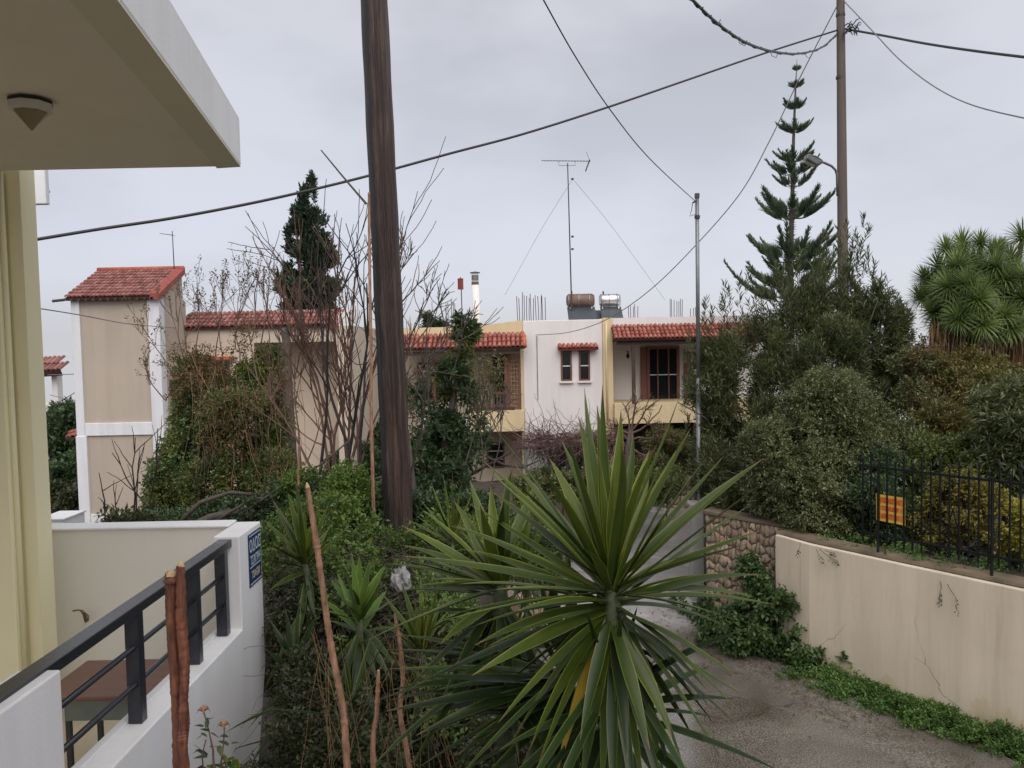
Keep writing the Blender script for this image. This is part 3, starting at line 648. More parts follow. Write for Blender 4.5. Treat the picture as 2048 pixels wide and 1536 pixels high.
stem('pruned_stem', 'pale topped reddish brown pruned trunk, left of the pair before the railing', 'plant', [at(342, 1150, 2.45), at(344, 1262, 2.45), at(352, 1395, 2.45), at(357, 1540, 2.45), at(360, 1700, 2.45), (-1.05, 2.5, 2.25)], [.019, .0175, .015, .018, .019, .021], M['bark_rust'], True, 37)
stem('pruned_stem', 'splintered pointed reddish brown pruned trunk, right of the pair before the railing', 'plant', [at(361, 1133, 2.44), at(363, 1240, 2.44), at(369, 1340, 2.44), at(366, 1450, 2.44), at(374, 1600, 2.44), (-1.02, 2.55, 2.25)], [.013, .0175, .016, .013, .017, .02], M['bark_rust'], True, 31)
stem('pruned_stem', 'thin crooked dark red stem beside the two pruned trunks', 'plant', [at(371, 1383, 2.5), at(375, 1440, 2.5), at(371, 1500, 2.5), at(372, 1560, 2.5), (-1.0, 2.6, 2.25)], [.004, .007, .006, .008, .01], M['bark_rust'], False, 17)
stem('dead_cane', 'long tan leafless stem rising in front of the thicket with a blunt cut tip', 'plant', [at(615, 974, 2.9), at(632, 1080, 2.9), at(646, 1180, 2.9), at(662, 1290, 2.9), at(686, 1420, 2.9), at(697, 1560, 2.9), (-.6, 2.95, 2.25)], [.009, .0115, .011, .0125, .013, .014, .015], M['bark_tan'], True, 21)
stem('dead_cane', 'shorter tan dead stem low in the thicket between the long stem and the yucca', 'plant', [at(757, 1340, 3.1), at(754, 1420, 3.1), at(748, 1560, 3.1), (-.53, 3.1, 2.25)], [.006, .010, .011, .012], M['bark_tan'], False, 19)
stem('dead_cane', 'orange brown dead stalk standing just left of the yucca blades', 'plant', [at(789, 1228, 3.4), at(800, 1290, 3.4), at(806, 1360, 3.4), at(801, 1430, 3.4), at(822, 1560, 3.4), (-.4, 3.4, 2.25)], [.006, .010, .011, .011, .012, .013], M['bark_tan'], False, 13)
RO = thing('rose_bush', 'small rose bush with sparse leaves and two withered buds in front of the white wall', 'plant', (-.85, 2.3, 2.25))
RY = 2.3
for pts in ([(408, 1425), (418, 1462), (426, 1500), (430, 1600)], [(449, 1455), (447, 1490), (440, 1540), (436, 1640)], [(440, 1500), (452, 1530), (448, 1600)], [(412, 1480), (404, 1510), (410, 1580)]):
    pp = [at(x, y, RY) for x, y in pts] + [Vector((-.86, 2.3, 2.25))]
    MB().tube(pp, [.002] * 2 + [.0032] * (len(pp) - 2), 6).build('cane', M['bark_red'], RO)
for x, y in ((407, 1419), (447, 1449)):
    c = at(x, y, RY)
    bd = MB(); bd.tube([c + Vector((0, 0, .014)), c + Vector((0, 0, .006)), c, c - Vector((0, 0, .008))], [.002, .008, .007, .002], 7); bd.build('withered_bud', M['dry'], RO, True)
    mb = MB()
    for k in range(5):
        a = k * 1.26; mb.tube([c - Vector((0, 0, .006)), c + Vector((.014 * math.cos(a), .014 * math.sin(a), .004)), c + Vector((.02 * math.cos(a), .02 * math.sin(a), -.006))], [.002, .003, .0005], 4)
    mb.build('sepal', M['bark_tan'], RO)
rl = [(407, 1452, .028), (418, 1462, .03), (404, 1468, .024), (423, 1437, .02), (449, 1472, .028), (463, 1490, .035), (432, 1490, .034), (402, 1500, .03), (415, 1515, .04), (440, 1512, .03), (470, 1516, .05), (460, 1530, .045), (425, 1530, .04), (408, 1532, .04), (398, 1535, .03), (480, 1536, .04), (446, 1550, .05), (418, 1560, .05), (468, 1568, .05)]
for x, y, s in rl:
    for q_ in range(2):
        c = at(x + random.uniform(-7, 7), y + random.uniform(-6, 6), RY + random.uniform(-.03, .03)); d = nrm(np.array([random.uniform(-1, 1), random.uniform(-.6, .3), random.uniform(-.7, .4)]))
        V_, F_, U_ = blade_geo(np.array(c), d * s, s * .62, .12, (0, 0, 1), 6, .12); npobj('leaf', V_, F_, M['yucca_dk'] if random.random() < .6 else M['yucca'], RO, True, U_)

# ---------------------------------------------------------------- poles and lamp
pb_ = at(797, 1035, 8.0); pt = at(748, 0, 8.0); dv = (pt - pb_)
gz = float(hgt(pb_.x, 8.0)); lo = pb_ - dv * ((pb_.z - gz + .2) / dv.z); hi = pt + dv * .35
PO = thing('wooden_pole', 'tall dark wooden utility pole with cracked grain standing in the left thicket', 'pole', tuple(lo))
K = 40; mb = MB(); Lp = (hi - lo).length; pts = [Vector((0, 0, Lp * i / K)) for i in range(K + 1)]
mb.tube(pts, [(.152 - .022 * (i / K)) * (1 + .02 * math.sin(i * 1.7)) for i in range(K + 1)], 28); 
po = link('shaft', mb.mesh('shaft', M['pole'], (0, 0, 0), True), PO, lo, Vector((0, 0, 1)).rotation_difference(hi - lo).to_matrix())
for k in range(5):
    a = -2.3 + k * .45 ; s = random.uniform(.25, .5); p0 = lo + (hi - lo) * s; p1 = lo + (hi - lo) * (s + .22)
    rr_ = .148 - .022 * s; o_ = Vector((math.cos(a) * rr_, math.sin(a) * rr_, 0)); MB().tube([p0 + o_, (p0 + p1) / 2 + o_ * 1.005, p1 + o_ * .985], [.002, .007, .002], 5).build('crack_ridge', M['bark_black'], PO)
cb = at(1686, 560, 18); ct = at(1681, 0, 18); dv = ct - cb; base = cb - dv * ((cb.z - 1.9) / dv.z); hi = ct + dv * .06
CP = thing('utility_pole', 'tall brown weathered utility pole behind the oleander carrying the street lamp and cables', 'pole', tuple(base))
MB().tube([base, cb, ct, hi], [.155, .118, .088, .082], 14).build('shaft', M['conc_pole'], CP, True)
mb = MB()
for k in range(26):
    a = at(1692 + random.uniform(-4, 22), 58 + random.uniform(-8, 10), 17.8); d = Vector((random.uniform(-.1, .16), random.uniform(-.08, .08), random.uniform(-.1, .14))); mb.tube([a, a + d * .5 + Vector((0, 0, .04)), a + d], [.012, .014, .008], 5)
mb.build('cable_clamp', M['cable'], CP)
for y in (30, 155): MB().tube([at(1681, y, 18) - Vector((0, 0, .03)), at(1681, y, 18) + Vector((0, 0, .03))], .1, 12).build('strap', M['steel_dark'], CP)
SL = thing('street_lamp', 'grey street lamp head on a curved arm fixed to the tall utility pole', 'lamp', tuple(at(1675, 390, 17.8)))
MB().tube([at(1675, 392, 17.86), at(1674, 350, 17.84), at(1671, 340, 17.8), at(1663, 332, 17.75), at(1650, 326, 17.7), at(1640, 322, 17.65)], .028, 8).build('arm', M['steel'], SL, True)
c0, c1 = at(1643, 325, 17.65), at(1611, 314, 17.5)
mb = MB(); d = (c1 - c0); ln = d.length; d.normalize(); sd2 = Vector((0, 1, 0)); u2 = Vector((-d.z, 0, d.x)); u2 = u2 if u2.z > 0 else -u2
mb.extr([c0 + u2*.04 - sd2*.09, c0 + d*ln*.5 + u2*.075 - sd2*.12, c1 + u2*.05 - sd2*.10, c1 - u2*.06 - sd2*.10, c0 + d*ln*.3 - u2*.10 - sd2*.10, c0 - u2*.05 - sd2*.06], (0, .22, 0)).build('lamp_head', M['steel'], SL, bevel=.02)
MB().extr([c1 - u2*.065 + d*-.02, c0 + d*ln*.32 - u2*.10, c0 + d*ln*.32 - u2*.125, c1 - u2*.09 - d*.03], (0, .14, 0)).build('lens', M['lamp_base'], SL)
mbz = ontoz(1400, 1192, 0.05); MY = mbz.y; mt = at(1394, 390, MY)
MP = thing('metal_pole', 'thin grey galvanised pole at the lane edge by the stone wall', 'pole', tuple(mbz))
MB().tube([mbz, mbz + (mt - mbz) * .55], .046, 14).build('lower_tube', M['steel'], MP, True)
MB().tube([mbz + (mt - mbz) * .55, mt], .038, 14).build('upper_tube', M['steel'], MP, True)
MB().box(tuple(mt + Vector((-.04, -.045, -.06))), tuple(mt + Vector((.04, .045, .03)))).build('top_cap', M['steel_dark'], MP)
MB().tube([mt + Vector((-.02, -.05, -.12)), mt + Vector((-.10, -.05, -.16))], .016, 6).build('bracket', M['cable'], MP)
MB().tube([mt + Vector((-.10, -.05, -.16)), mt + Vector((-.12, -.05, -.30)), mt + Vector((-.16, -.05, -.42)), mt + Vector((-.03, -.05, -.38))], .007, 5).build('tie_wire', M['cable'], MP)
MB().tube([mt + Vector((0, 0, -.40)), mt + Vector((0, 0, -.46))], .055, 12).build('clamp', M['steel_dark'], MP)
for z in (1.0, 2.3): MB().box((mbz.x - .05, MY - .06, z), (mbz.x + .05, MY + .06, z + .03)).build('clamp', M['steel_dark'], MP)

# ---------------------------------------------------------------- cables
def wire(name, label, cat, px, YA, YB, r, mat, n=10, extra=None, group=None):
    A = at(*px[0], YA); B = at(*px[-1], YB); h = Vector((B.x - A.x, B.y - A.y, 0)); nrml = Vector((-h.y, h.x, 0)).normalized()
    pts = []
    for (x, y) in px:
        d = MROT @ Vector(((x - 1024) / FPX, -(y - 768) / FPX, -1.0)); k = (A - CAM).dot(nrml) / d.dot(nrml); pts.append(CAM + d * k)
    o_ = []
    for j in range(len(pts) - 1):
        p0, p1, p2, p3 = pts[max(j-1, 0)], pts[j], pts[j+1], pts[min(j+2, len(pts)-1)]
        for i in range(n):
            f = i / n; o_.append(.5 * ((2*p1) + (-p0+p2)*f + (2*p0-5*p1+4*p2-p3)*f*f + (-p0+3*p1-3*p2+p3)*f**3))
    o_.append(pts[-1])
    if extra == 'twist':
        t_ = thing(name, label, cat, tuple(o_[0])); MB().tube(o_, r, 6).build('cable', mat, t_, True)
        o2 = [p + Vector((math.cos(i * 1.3), 0, math.sin(i * 1.3))) * r * 1.3 for i, p in enumerate(o_)]; MB().tube(o2, r * .5, 5).build('wrapping', mat, t_, True)
        for i in range(6, len(o_) - 12, 14):
            p = o_[i]; MB().tube([p, p + Vector((.03, 0, -.07)), p + Vector((.09, 0, -.10)), p + Vector((.12, 0, -.03))], r * .3, 4).build('loose_end', mat, t_)
        return t_
    o = MB().tube(o_, r, 6).build(name, mat, None, True); return tag(o, label, cat, group)
wire('power_cable', 'thick black cable running from the yellow house across the sky to the utility pole', 'cable', [(60, 481), (200, 458), (340, 437), (480, 411), (600, 385), (735, 352), (900, 307), (1050, 267), (1220, 213), (1380, 158), (1540, 103), (1676, 60)], 9, 18, .019, M['cable'])
wire('power_cable', 'shaggy wrapped black cable sagging from the top edge to the utility pole', 'cable', [(1340, -40), (1385, 0), (1420, 34), (1460, 66), (1500, 89), (1550, 104), (1600, 107), (1645, 94), (1676, 66)], 8, 18, .018, M['cable'], extra='twist')
wire('power_cable', 'black cable leaving the utility pole towards the right edge', 'cable', [(1690, 58), (1760, 70), (1850, 87), (1950, 102), (2080, 118)], 18, 13, .024, M['cable'])
wire('overhead_wire', 'thin wire sagging from the pole top down to the right edge', 'wire', [(1686, 0), (1745, 62), (1800, 120), (1870, 174), (1950, 212), (2080, 243)], 18, 12, .012, M['cable_grey'])
wire('overhead_wire', 'thin wire dropping from the top edge to the head of the metal pole', 'wire', [(1065, -40), (1087, 0), (1150, 112), (1220, 219), (1300, 318), (1390, 402)], 7, MY, .0075, M['cable'])
wire('overhead_wire', 'thin wire slanting from the utility pole down to the white house wall', 'wire', [(1675, 10), (1600, 155), (1540, 280), (1480, 387), (1390, 492), (1300, 580), (1215, 638), (1140, 664), (1072, 670)], 18, 25.95, .012, M['cable_grey'])
wire('overhead_wire', 'faint thin wire from the yellow house to the beige tower house', 'wire', [(60, 614), (160, 630), (260, 648), (355, 656)], 9, 20.2, .008, M['cable_grey'])
wire('overhead_wire', 'thin horizontal wire between the distant white house and the beige tower, upper of the three', 'wire', [(95, 750), (125, 749), (170, 747)], 30, 20.5, .012, M['cable_grey'])
wire('overhead_wire', 'thin wire rising behind the beige tower edge, below the horizontal one', 'wire', [(90, 818), (125, 800), (170, 772)], 28, 20.5, .012, M['cable_grey'])
wire('overhead_wire', 'lowest thin wire beside the beige tower, sloping gently down to it', 'wire', [(100, 790), (130, 797), (170, 804)], 28, 20.5, .012, M['cable_grey'])

# ---------------------------------------------------------------- roof tiles
def tile_mesh(mat, w, l):
    n = 5; v = []; f = []
    for r_, y, lift in ((w * .5, 0, .028), (w * .40, l, -.01)):
        for k in range(n + 1):
            a = math.pi * k / n; v.append((math.cos(a) * r_, y, math.sin(a) * r_ * .95 + lift))
    for k in range(n): f.append((k, k + 1, n + 2 + k, n + 1 + k))
    for k in range(n + 1): v.append((v[k][0] * .78, 0.0, max(0, (v[k][2] - .028) * .72)))
    b0 = 2 * n + 2
    for k in range(n): f.append((k + 1, k, b0 + k, b0 + k + 1))
    me = bpy.data.meshes.new('tile'); me.from_pydata(v, [], f); me.update(); me.materials.append(mat)
    for p in me.polygons: p.use_smooth = True
    return me
def tile_roof(deck, el, er, rl_, ncol, nrow, mat, clip=None):
    """tiles over the parallelogram eave-left, eave-right, ridge-left"""
    el, er, rl_ = Vector(el), Vector(er), Vector(rl_); ux = (er - el); Wd = ux.length; ux.normalize(); uy = rl_ - el; Ls = uy.length; uyn = uy.normalized()
    nz_ = ux.cross(uyn).normalized(); w_ = Wd / ncol; l_ = Ls / nrow * 1.12; me = tile_mesh(mat, w_ * 1.0, l_)
    m3 = Matrix((ux, uyn, nz_)).transposed()
    for j in range(nrow):
        for i in range(ncol):
            if clip and clip((i + .5) / ncol, (j + .5) / nrow): continue
            p = el + ux * (w_ * (i + .5)) + uyn * (Ls / nrow * j) + nz_ * (.012 + .004 * j % .01)
            link('tile', me, deck, p, (m3 @ Euler((R(2.5), 0, R(random.uniform(-2.5, 2.5)))).to_matrix()), (1, 1, random.uniform(.92, 1.1)))
def slope(parent, el, er, rl_, rr_2, th=.06, mat=None, name='roof'):
    el, er, rl_, rr_2 = map(Vector, (el, er, rl_, rr_2)); n = (er - el).cross(rl_ - el).normalized()
    return MB().extr([el, er, rr_2, rl_], -n * th).build(name, mat or M['tile_deck'], parent)

# ---------------------------------------------------------------- beige tower house
BH = thing('beige_house', 'beige house with white framed stair tower and lower wing, red tiled roofs', 'house', (-9.5, 19, 1))
TX0, TX1, TY = at(150, 800, 19).x, at(321, 700, 19).x, 19.0; TB_ = 20.42; zE = at(230, 597, 19.0).z; zR = at(290, 547, 20.42).z
g0 = .6
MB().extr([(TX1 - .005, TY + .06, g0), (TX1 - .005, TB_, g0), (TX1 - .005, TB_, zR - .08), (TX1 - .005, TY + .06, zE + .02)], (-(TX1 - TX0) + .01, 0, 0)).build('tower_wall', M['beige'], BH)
zb1, zb0 = at(230, 846, 19).z, at(230, 871, 19).z; zg = at(230, 1028, 19).z
for a, b_ in ((TX0, TX0 + .20), (TX1 - .28, TX1)):
    MB().box((a, TY, g0), (b_, TY + .3, zE - .02)).build('white_pilaster', M['white_band'], BH, bevel=.01)
MB().box((TX0 + .202, TY + .01, zb0), (TX1 - .282, TY + .2, zb1)).build('white_band', M['white_band'], BH, bevel=.01)
MB().box((TX0 + .202, TY + .02, g0), (TX1 - .282, TY + .2, zg)).build('white_base', M['white_band'], BH, bevel=.01)
MB().box((TX0 - .02, TY - .02, g0), (TX0 + .24, TY + .1, zb0 - .003)).build('pilaster_base', M['white_band'], BH, bevel=.01)
el, er = (TX0 - .05, TY - .14, zE + .02), (TX1 + .05, TY - .14, zE + .02); rl_, rr_2 = (TX0 - .05, TB_ + .02, zR + .06), (TX1 + .05, TB_ + .02, zR + .06)
dk = slope(BH, el, er, rl_, rr_2, .07); tile_roof(dk, el, (TX1 - .13, TY - .14, zE + .02), rl_, 20, 9, M['tile_red'])
sl = (Vector(rr_2) - Vector(er)); MB().extr([Vector(er) + Vector((-.2, 0, .09)), Vector(er) + Vector((.03, 0, .06)), Vector(rr_2) + Vector((.03, 0, .06)), Vector(rr_2) + Vector((-.2, 0, .09))], (0, 0, -.15)).build('verge', M['tile_flash'], BH)
MB().tube([Vector(rl_) + Vector((0, 0, .05)), Vector(rr_2) + Vector((0, 0, .05))], .07, 8).build('ridge_cap', M['tile'], BH, True)
mb = MB()
for k in range(12): x = TX0 + .1 + k * (TX1 - TX0 - .2) / 11; mb.box((x - .03, TY - .14, zE - .05), (x + .03, TY - .001, zE + .01))
mb.build('rafter_ends', M['dark_wood'], BH)
MB().tube([(TX0 - .02, TY - .20, zE - .02), (TX0 - .28, TY - .26, zE - .05)], .035, 8).build('gutter_spout', M['dark_wood'], BH)
def window(parent, x0, x1, z0, z1, y, frame=.06, fm='red_wood', dep=.05, mull=1, bars=1, name='window'):
    f_ = MB(); f_.box((x0, y - dep, z0), (x0 + frame, y, z1)); f_.box((x1 - frame, y - dep, z0), (x1, y, z1)); f_.box((x0 + frame, y - dep, z1 - frame), (x1 - frame, y, z1)); f_.box((x0 + frame, y - dep, z0), (x1 - frame, y, z0 + frame))
    fo = f_.build(name, M[fm], parent)
    MB().box((x0 + frame, y - dep * .4, z0 + frame), (x1 - frame, y - .002, z1 - frame)).build('pane', M['glass'], fo)
    for k in range(1, mull):
        x = x0 + (x1 - x0) * k / mull; MB().box((x - .02, y - dep * .9, z0 + frame), (x + .02, y - dep * .42, z1 - frame)).build('mullion', M[fm], fo)
    for k in range(1, bars + 1):
        z = z0 + (z1 - z0) * k / (bars + 1); MB().box((x0 + frame, y - dep * .8, z - .016), (x1 - frame, y - dep * .42, z + .016)).build('glazing_bar', M['white_band'] if fm == 'red_wood' else M[fm], fo)
    return fo
# small window on the tower flank
wy = 19.45
mb = MB(); mb.box((TX1 - .01, wy - .02, at(335, 792, wy).z), (TX1 + .05, wy + .32, at(335, 760, wy).z)); wf = mb.build('window', M['dark_wood'], BH)
MB().box((TX1 + .05, wy + .03, at(335, 789, wy).z), (TX1 + .055, wy + .27, at(335, 764, wy).z)).build('pane', M['glass'], wf)
# wing
WY = 20.6
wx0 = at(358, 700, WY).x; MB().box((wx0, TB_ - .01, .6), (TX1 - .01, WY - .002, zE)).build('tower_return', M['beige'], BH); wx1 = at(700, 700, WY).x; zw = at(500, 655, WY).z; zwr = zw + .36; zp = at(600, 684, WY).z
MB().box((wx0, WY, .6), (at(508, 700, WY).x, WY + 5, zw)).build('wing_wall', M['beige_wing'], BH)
px0 = at(508, 700, WY).x + .002; px1 = at(672, 700, WY).x
MB().box((px0, WY, zp), (wx1, WY + 1.2, zw)).build('porch_lintel', M['beige_wing'], BH)
MB().box((px0, WY + 1.2, .6), (wx1, WY + 5, zw)).build('porch_back_wall', M['beige_wing'], BH)
MB().box((px1, WY + .002, .6), (wx1 - .002, WY + 1.19, zp - .002)).build('porch_pier', M['beige_wing'], BH)
MB().box((px0, WY + .02, .6), (px1 - .002, WY + 1.198, 1.2)).build('porch_floor', M['concrete'], BH)
ex1 = at(674, 650, WY).x
el, er, rl_, rr_2 = (wx0 + .02, WY - .12, zw + .01), (ex1, WY - .12, zw + .01), (wx0 + .02, WY + .75, zwr + .05), (ex1, WY + .75, zwr + .05)
dk = slope(BH, el, er, rl_, rr_2, .05, name='wing_roof'); tile_roof(dk, el, (ex1 - .14, WY - .12, zw + .01), rl_, 32, 4, M['tile_red'])
MB().extr([Vector(er) + Vector((-.14, 0, .07)), Vector(er) + Vector((.03, 0, .05)), Vector(rr_2) + Vector((.03, 0, .05)), Vector(rr_2) + Vector((-.14, 0, .07))], (0, 0, -.13)).build('verge', M['tile_flash'], BH)
MB().box((wx0 + .1, WY + .76, zw + .1), (wx1, WY + 1.0, zwr + .10)).build('wing_parapet', M['white_far'], BH)
MB().box((at(676, 640, WY).x, WY + .02, zw), (wx1, WY + .5, zwr + .0)).build('wing_parapet', M['white_far'], BH)
z_ = lambda py, px=500, Y=WY: at(px, py, Y).z
x_ = lambda px, py=700, Y=WY: at(px, py, Y).x
window(BH, x_(432), x_(458), z_(770), z_(722), WY, .05, 'dark_wood', .06, 2)
MB().box((x_(424), WY - .16, z_(718)), (x_(466), WY, z_(712))).build('window_hood', M['tile_orange'], BH)
dy = WY + 1.2
dr = MB().box((at(536, 720, dy).x, dy - .06, 1.2), (at(568, 720, dy).x, dy, at(550, 716, dy).z)).build('door', M['dark_wood'], BH)
MB().box((at(540, 720, dy).x, dy - .075, 1.9), (at(563, 720, dy).x, dy - .061, at(550, 722, dy).z)).build('pane', M['glass'], dr)
ps = thing('wooden_post', 'old weathered wooden post standing in front of the beige house porch', 'post', tuple(at(585, 880, 18)))
MB().tube([Vector((at(585, 880, 18).x, 18, 1.0)), at(583, 870, 18), at(571, 668, 18), at(570, 655, 18)], [.11, .10, .085, .07], 10).build('shaft', M['bark'], ps, True)
MB().beam(at(560, 668, 18), at(580, 667, 18), .05).build('cross_piece', M['steel_dark'], ps)
def antenna(label, base, h, boom, nel, Y, sgn=1, r=.022, el=.16):
    a = thing('tv_antenna', label, 'antenna', tuple(base)); b0 = Vector(base); top = b0 + Vector((-h * .012, 0, h))
    MB().tube([b0, top], [r, r * .7], 7).build('mast', M['steel_dark'], a)
    bl = top + Vector((-boom[0], 0, boom[2])); br = top + Vector((boom[1], 0, boom[2] - .05)); MB().tube([bl, br], r * .5, 5).build('boom', M['steel'], a)
    for k in range(nel):
        f = k / (nel - 1); p = bl + (br - bl) * f; s = el * (.7 + .5 * f); MB().beam(p + Vector((0, -s, 0)), p + Vector((s * .1, s, 0)), r * .45).build('element', M['steel_dark'], a)
    return a, top, br
antenna('small television antenna on the ridge of the beige tower house', (TX1 - .16, 20.35, zR + .08), .98, (.30, .02, -.06), 7, 19, r=.014, el=.10)

# ---------------------------------------------------------------- white and yellow house
HY = 26.0; hx = lambda px, py=750, Y=HY: at(px, py, Y).x; hz = lambda py, px=1130, Y=HY: at(px, py, Y).z
WH = thing('white_yellow_house', 'two storey white and yellow flat roofed house with tiled canopies over two balconies', 'house', (2, 26, 0))
zTop = hz(640); zCan = hz(672); zPar = hz(808); zBot = hz(862, 1000); zBotR = hz(845, 1300)
xL, xA, xB, xC, xD = hx(795), hx(1047), hx(1206), hx(1226), hx(1560)
# ground storey and upper storey bodies (balconies recessed 1.5 m)
MB().box((xA, HY, 0), (xB, HY + 8, zTop)).build('white_wall', M['white_far'], WH, bevel=.02)
MB().box((xL, HY + 1.5, 0), (xA - .003, HY + 8, zTop - .12)).build('left_wall', M['beige_wing'], WH)
MB().box((xC + .002, HY + 1.5, 0), (xD, HY + 8, zTop + .02)).build('right_wall', M['white_far'], WH)
MB().box((xB + .002, HY - .06, 0), (xC, HY + 8, zTop + .04)).build('yellow_pier', M['yellow_far'], WH, bevel=.01)
MB().tube([(xB + .12, HY - .09, zBotR), (xB + .12, HY - .09, zTop - .1)], .035, 7).build('downpipe', M['yellow_far'], WH, True)
# left wing upper band, slopes up to the right
MB().extr([(xL, HY - .02, zCan + .04), (xA - .004, HY - .02, zCan + .04), (xA - .004, HY - .02, zTop + .02), (hx(985), HY - .02, zTop - .09), (hx(880), HY - .02, zTop - .16), (xL, HY - .02, zTop - .30)], (0, 1.5, 0)).build('left_parapet', M['yellow_far'], WH)
MB().box((xA - .09, HY - .02, 0), (xA - .004, HY + 1.49, zCan + .038)).build('left_pier', M['yellow_far'], WH)
MB().box((hx(938), HY - .22, zBot), (xA - .004, HY + 1.49, hz(820, 1000))).build('left_balcony', M['yellow_far'], WH, bevel=.01)
MB().box((hx(842), HY - .1, hz(868, 900)), (hx(936), HY + 1.49, hz(838, 900))).build('left_balcony_slab', M['white_far'], WH)
MB().box((hx(940), HY - .17, hz(822, 1000)), (hx(1028), HY - .03, hz(814, 1000))).build('balcony_cap', M['dark_wood'], WH)
# right wing
MB().box((xC + .002, HY - .02, zCan + .10), (xD, HY + 1.49, zTop + .03)).build('right_parapet', M['white_far'], WH)
MB().box((xC + .002, HY - .30, zBotR), (xD, HY + 1.49, zPar)).build('right_balcony', M['yellow_far'], WH, bevel=.01)
MB().box((hx(1386), HY - .32, hz(872, 1400)), (hx(1416), HY - .02, zBotR)).build('balcony_support', M['yellow_far'], WH)
# dark carport beneath the right balcony, side walls
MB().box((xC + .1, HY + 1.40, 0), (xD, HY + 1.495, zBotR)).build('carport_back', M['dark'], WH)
# canopies
def canopy(x0, x1, z0, z1, out_, ncol, nrow, mat, hipL=.0):
    el, er, rl_, rr_2 = (x0, HY - out_, z0), (x1, HY - out_, z0), (x0 + hipL, HY + .0, z1), (x1, HY + .0, z1)
    dk = slope(WH, el, er, (x0, HY, z1), rr_2, .05, name='canopy'); tile_roof(dk, el, er, (x0, HY, z1), ncol, nrow, mat)
    return dk
canopy(hx(806), hx(1050), hz(697, 930), hz(670, 930), .75, 27, 3, M['tile_or'])
canopy(hx(1222, 670), xD, hz(678, 1300), hz(651, 1300), .80, 40, 4, M['tile_or'])
MB().tube([(hx(1050), HY - .76, hz(695, 930)), (hx(1049), HY - .3, hz(676, 930)), (hx(1046), HY - .03, hz(668, 930))], .07, 8).build('canopy_end', M['tile_orange'], WH, True)
for a, b_, c in ((xC + .05, xD, hz(683, 1300)), (hx(806), xA - .1, hz(703, 930))):
    MB().box((a, HY - .62, c - .10), (b_, HY - .50, c + .02)).build('canopy_beam', M['dark_wood'], WH)
mb = MB()
for k in range(18): x = xC + .1 + k * (xD - xC) / 18; mb.box((x, HY - .72, hz(684, 1300) + .03), (x + .06, HY + 1.4, hz(684, 1300) + .09))
mb.build('rafters', M['dark_wood'], WH)
for px in (1262, 1460): MB().box((hx(px) - .055, HY - .61, zPar), (hx(px) + .055, HY - .50, hz(690, 1300))).build('canopy_post', M['dark_wood'], WH)
for px in (868, 1012): MB().box((hx(px) - .05, HY - .16, hz(818, 1000)), (hx(px) + .05, HY - .06, hz(704, 930))).build('canopy_post', M['red_wood'], WH)
# window hood and two windows
x0, x1 = hx(1116), hx(1196); zh = hz(698, 1150)
dk = slope(WH, (x0, HY - .30, zh), (x1, HY - .30, zh), (x0, HY, zh + .13), (x1, HY, zh + .13), .04, M['tile_flash'], 'window_hood'); tile_roof(dk, (x0, HY - .30, zh), (x1, HY - .30, zh), (x0, HY, zh + .13), 9, 1, M['tile_or'])
for a, b_ in ((1122, 1144), (1158, 1180)):
    fo = window(WH, hx(a), hx(b_), hz(762), hz(702), HY, .055, 'red_wood', .05, 1, 1)
    MB().box((hx(a) - .05, HY - .10, hz(766)), (hx(b_) + .05, HY, hz(762) - .002)).build('sill', M['white_far'], fo)
# balcony doors and wall lamp
dY = HY + 1.5
X = lambda px: at(px, 750, dY).x; Zz = lambda py: at(1330, py, dY).z
d1 = window(WH, X(1293), X(1358), Zz(806), Zz(692), dY, .10, 'red_wood', .12, 3, 1, 'balcony_door')
MB().box((X(1326), dY - .045, Zz(804) + .12), (X(1334), dY - .03, Zz(697))).build('curtain', M['curtain'], d1)
MB().box((X(1292) - .20, dY - .16, Zz(806)), (X(1292) - .005, dY - .02, Zz(694))).build('shutter', M['red_wood'], WH)
MB().box((X(1367), dY - .10, Zz(806)), (X(1382), dY - .02, Zz(700))).build('shutter', M['red_wood'], WH)
window(WH, at(985, 750, dY).x, at(1012, 750, dY).x, Zz(815), Zz(705), dY, .07, 'dark_wood', .08, 2, 1, 'balcony_door')
window(WH, at(835, 750, dY).x, at(880, 750, dY).x, Zz(790), Zz(715), dY, .07, 'dark_wood', .08, 2, 1)
wl = MB(); wl.tube([(hx(1268), dY - .02, hz(706)), (hx(1268), dY - .2, hz(706)), (hx(1268), dY - .2, hz(712))], .02, 6); wl.tube([(hx(1268), dY - .2, hz(711)), (hx(1268), dY - .2, hz(716)), (hx(1268), dY - .2, hz(721))], [.03, .07, .03], 7); wl.build('wall_lantern', M['dark'], WH)
# left balcony balusters and trellis
BR = MB(); BR.box((hx(944), HY - .14, hz(788, 980)), (hx(1016), HY - .06, hz(784, 980))); BR.box((hx(944), HY - .14, hz(812, 980)), (hx(1016), HY - .06, hz(809, 980))); br_ = BR.build('balustrade', M['red_wood'], WH)
for k in range(11): x = hx(947 + k * 6.6); MB().box((x - .03, HY - .12, hz(809, 980)), (x + .03, HY - .08, hz(788, 980))).build('baluster', M['bark'], br_)
x0, x1, z0, z1 = hx(1016), hx(1040), hz(816, 1020), hz(700, 1020); TR = MB(); TR.box((x0, HY - .12, z0), (x0 + .06, HY - .06, z1)); TR.box((x1 - .05, HY - .12, z0), (x1, HY - .06, z1)); tr_ = TR.build('trellis', M['red_wood'], WH)
sl_ = MB()
for k in range(14): z = z0 + (z1 - z0) * (k + .5) / 14; sl_.box((x0 + .06, HY - .10, z - .014), (x1 - .05, HY - .085, z + .014))
for k in range(3): x = x0 + .06 + (x1 - x0 - .11) * (k + .5) / 3; sl_.box((x - .014, HY - .084, z0), (x + .014, HY - .07, z1))
sl_.build('lattice', M['bark_tan'], tr_)
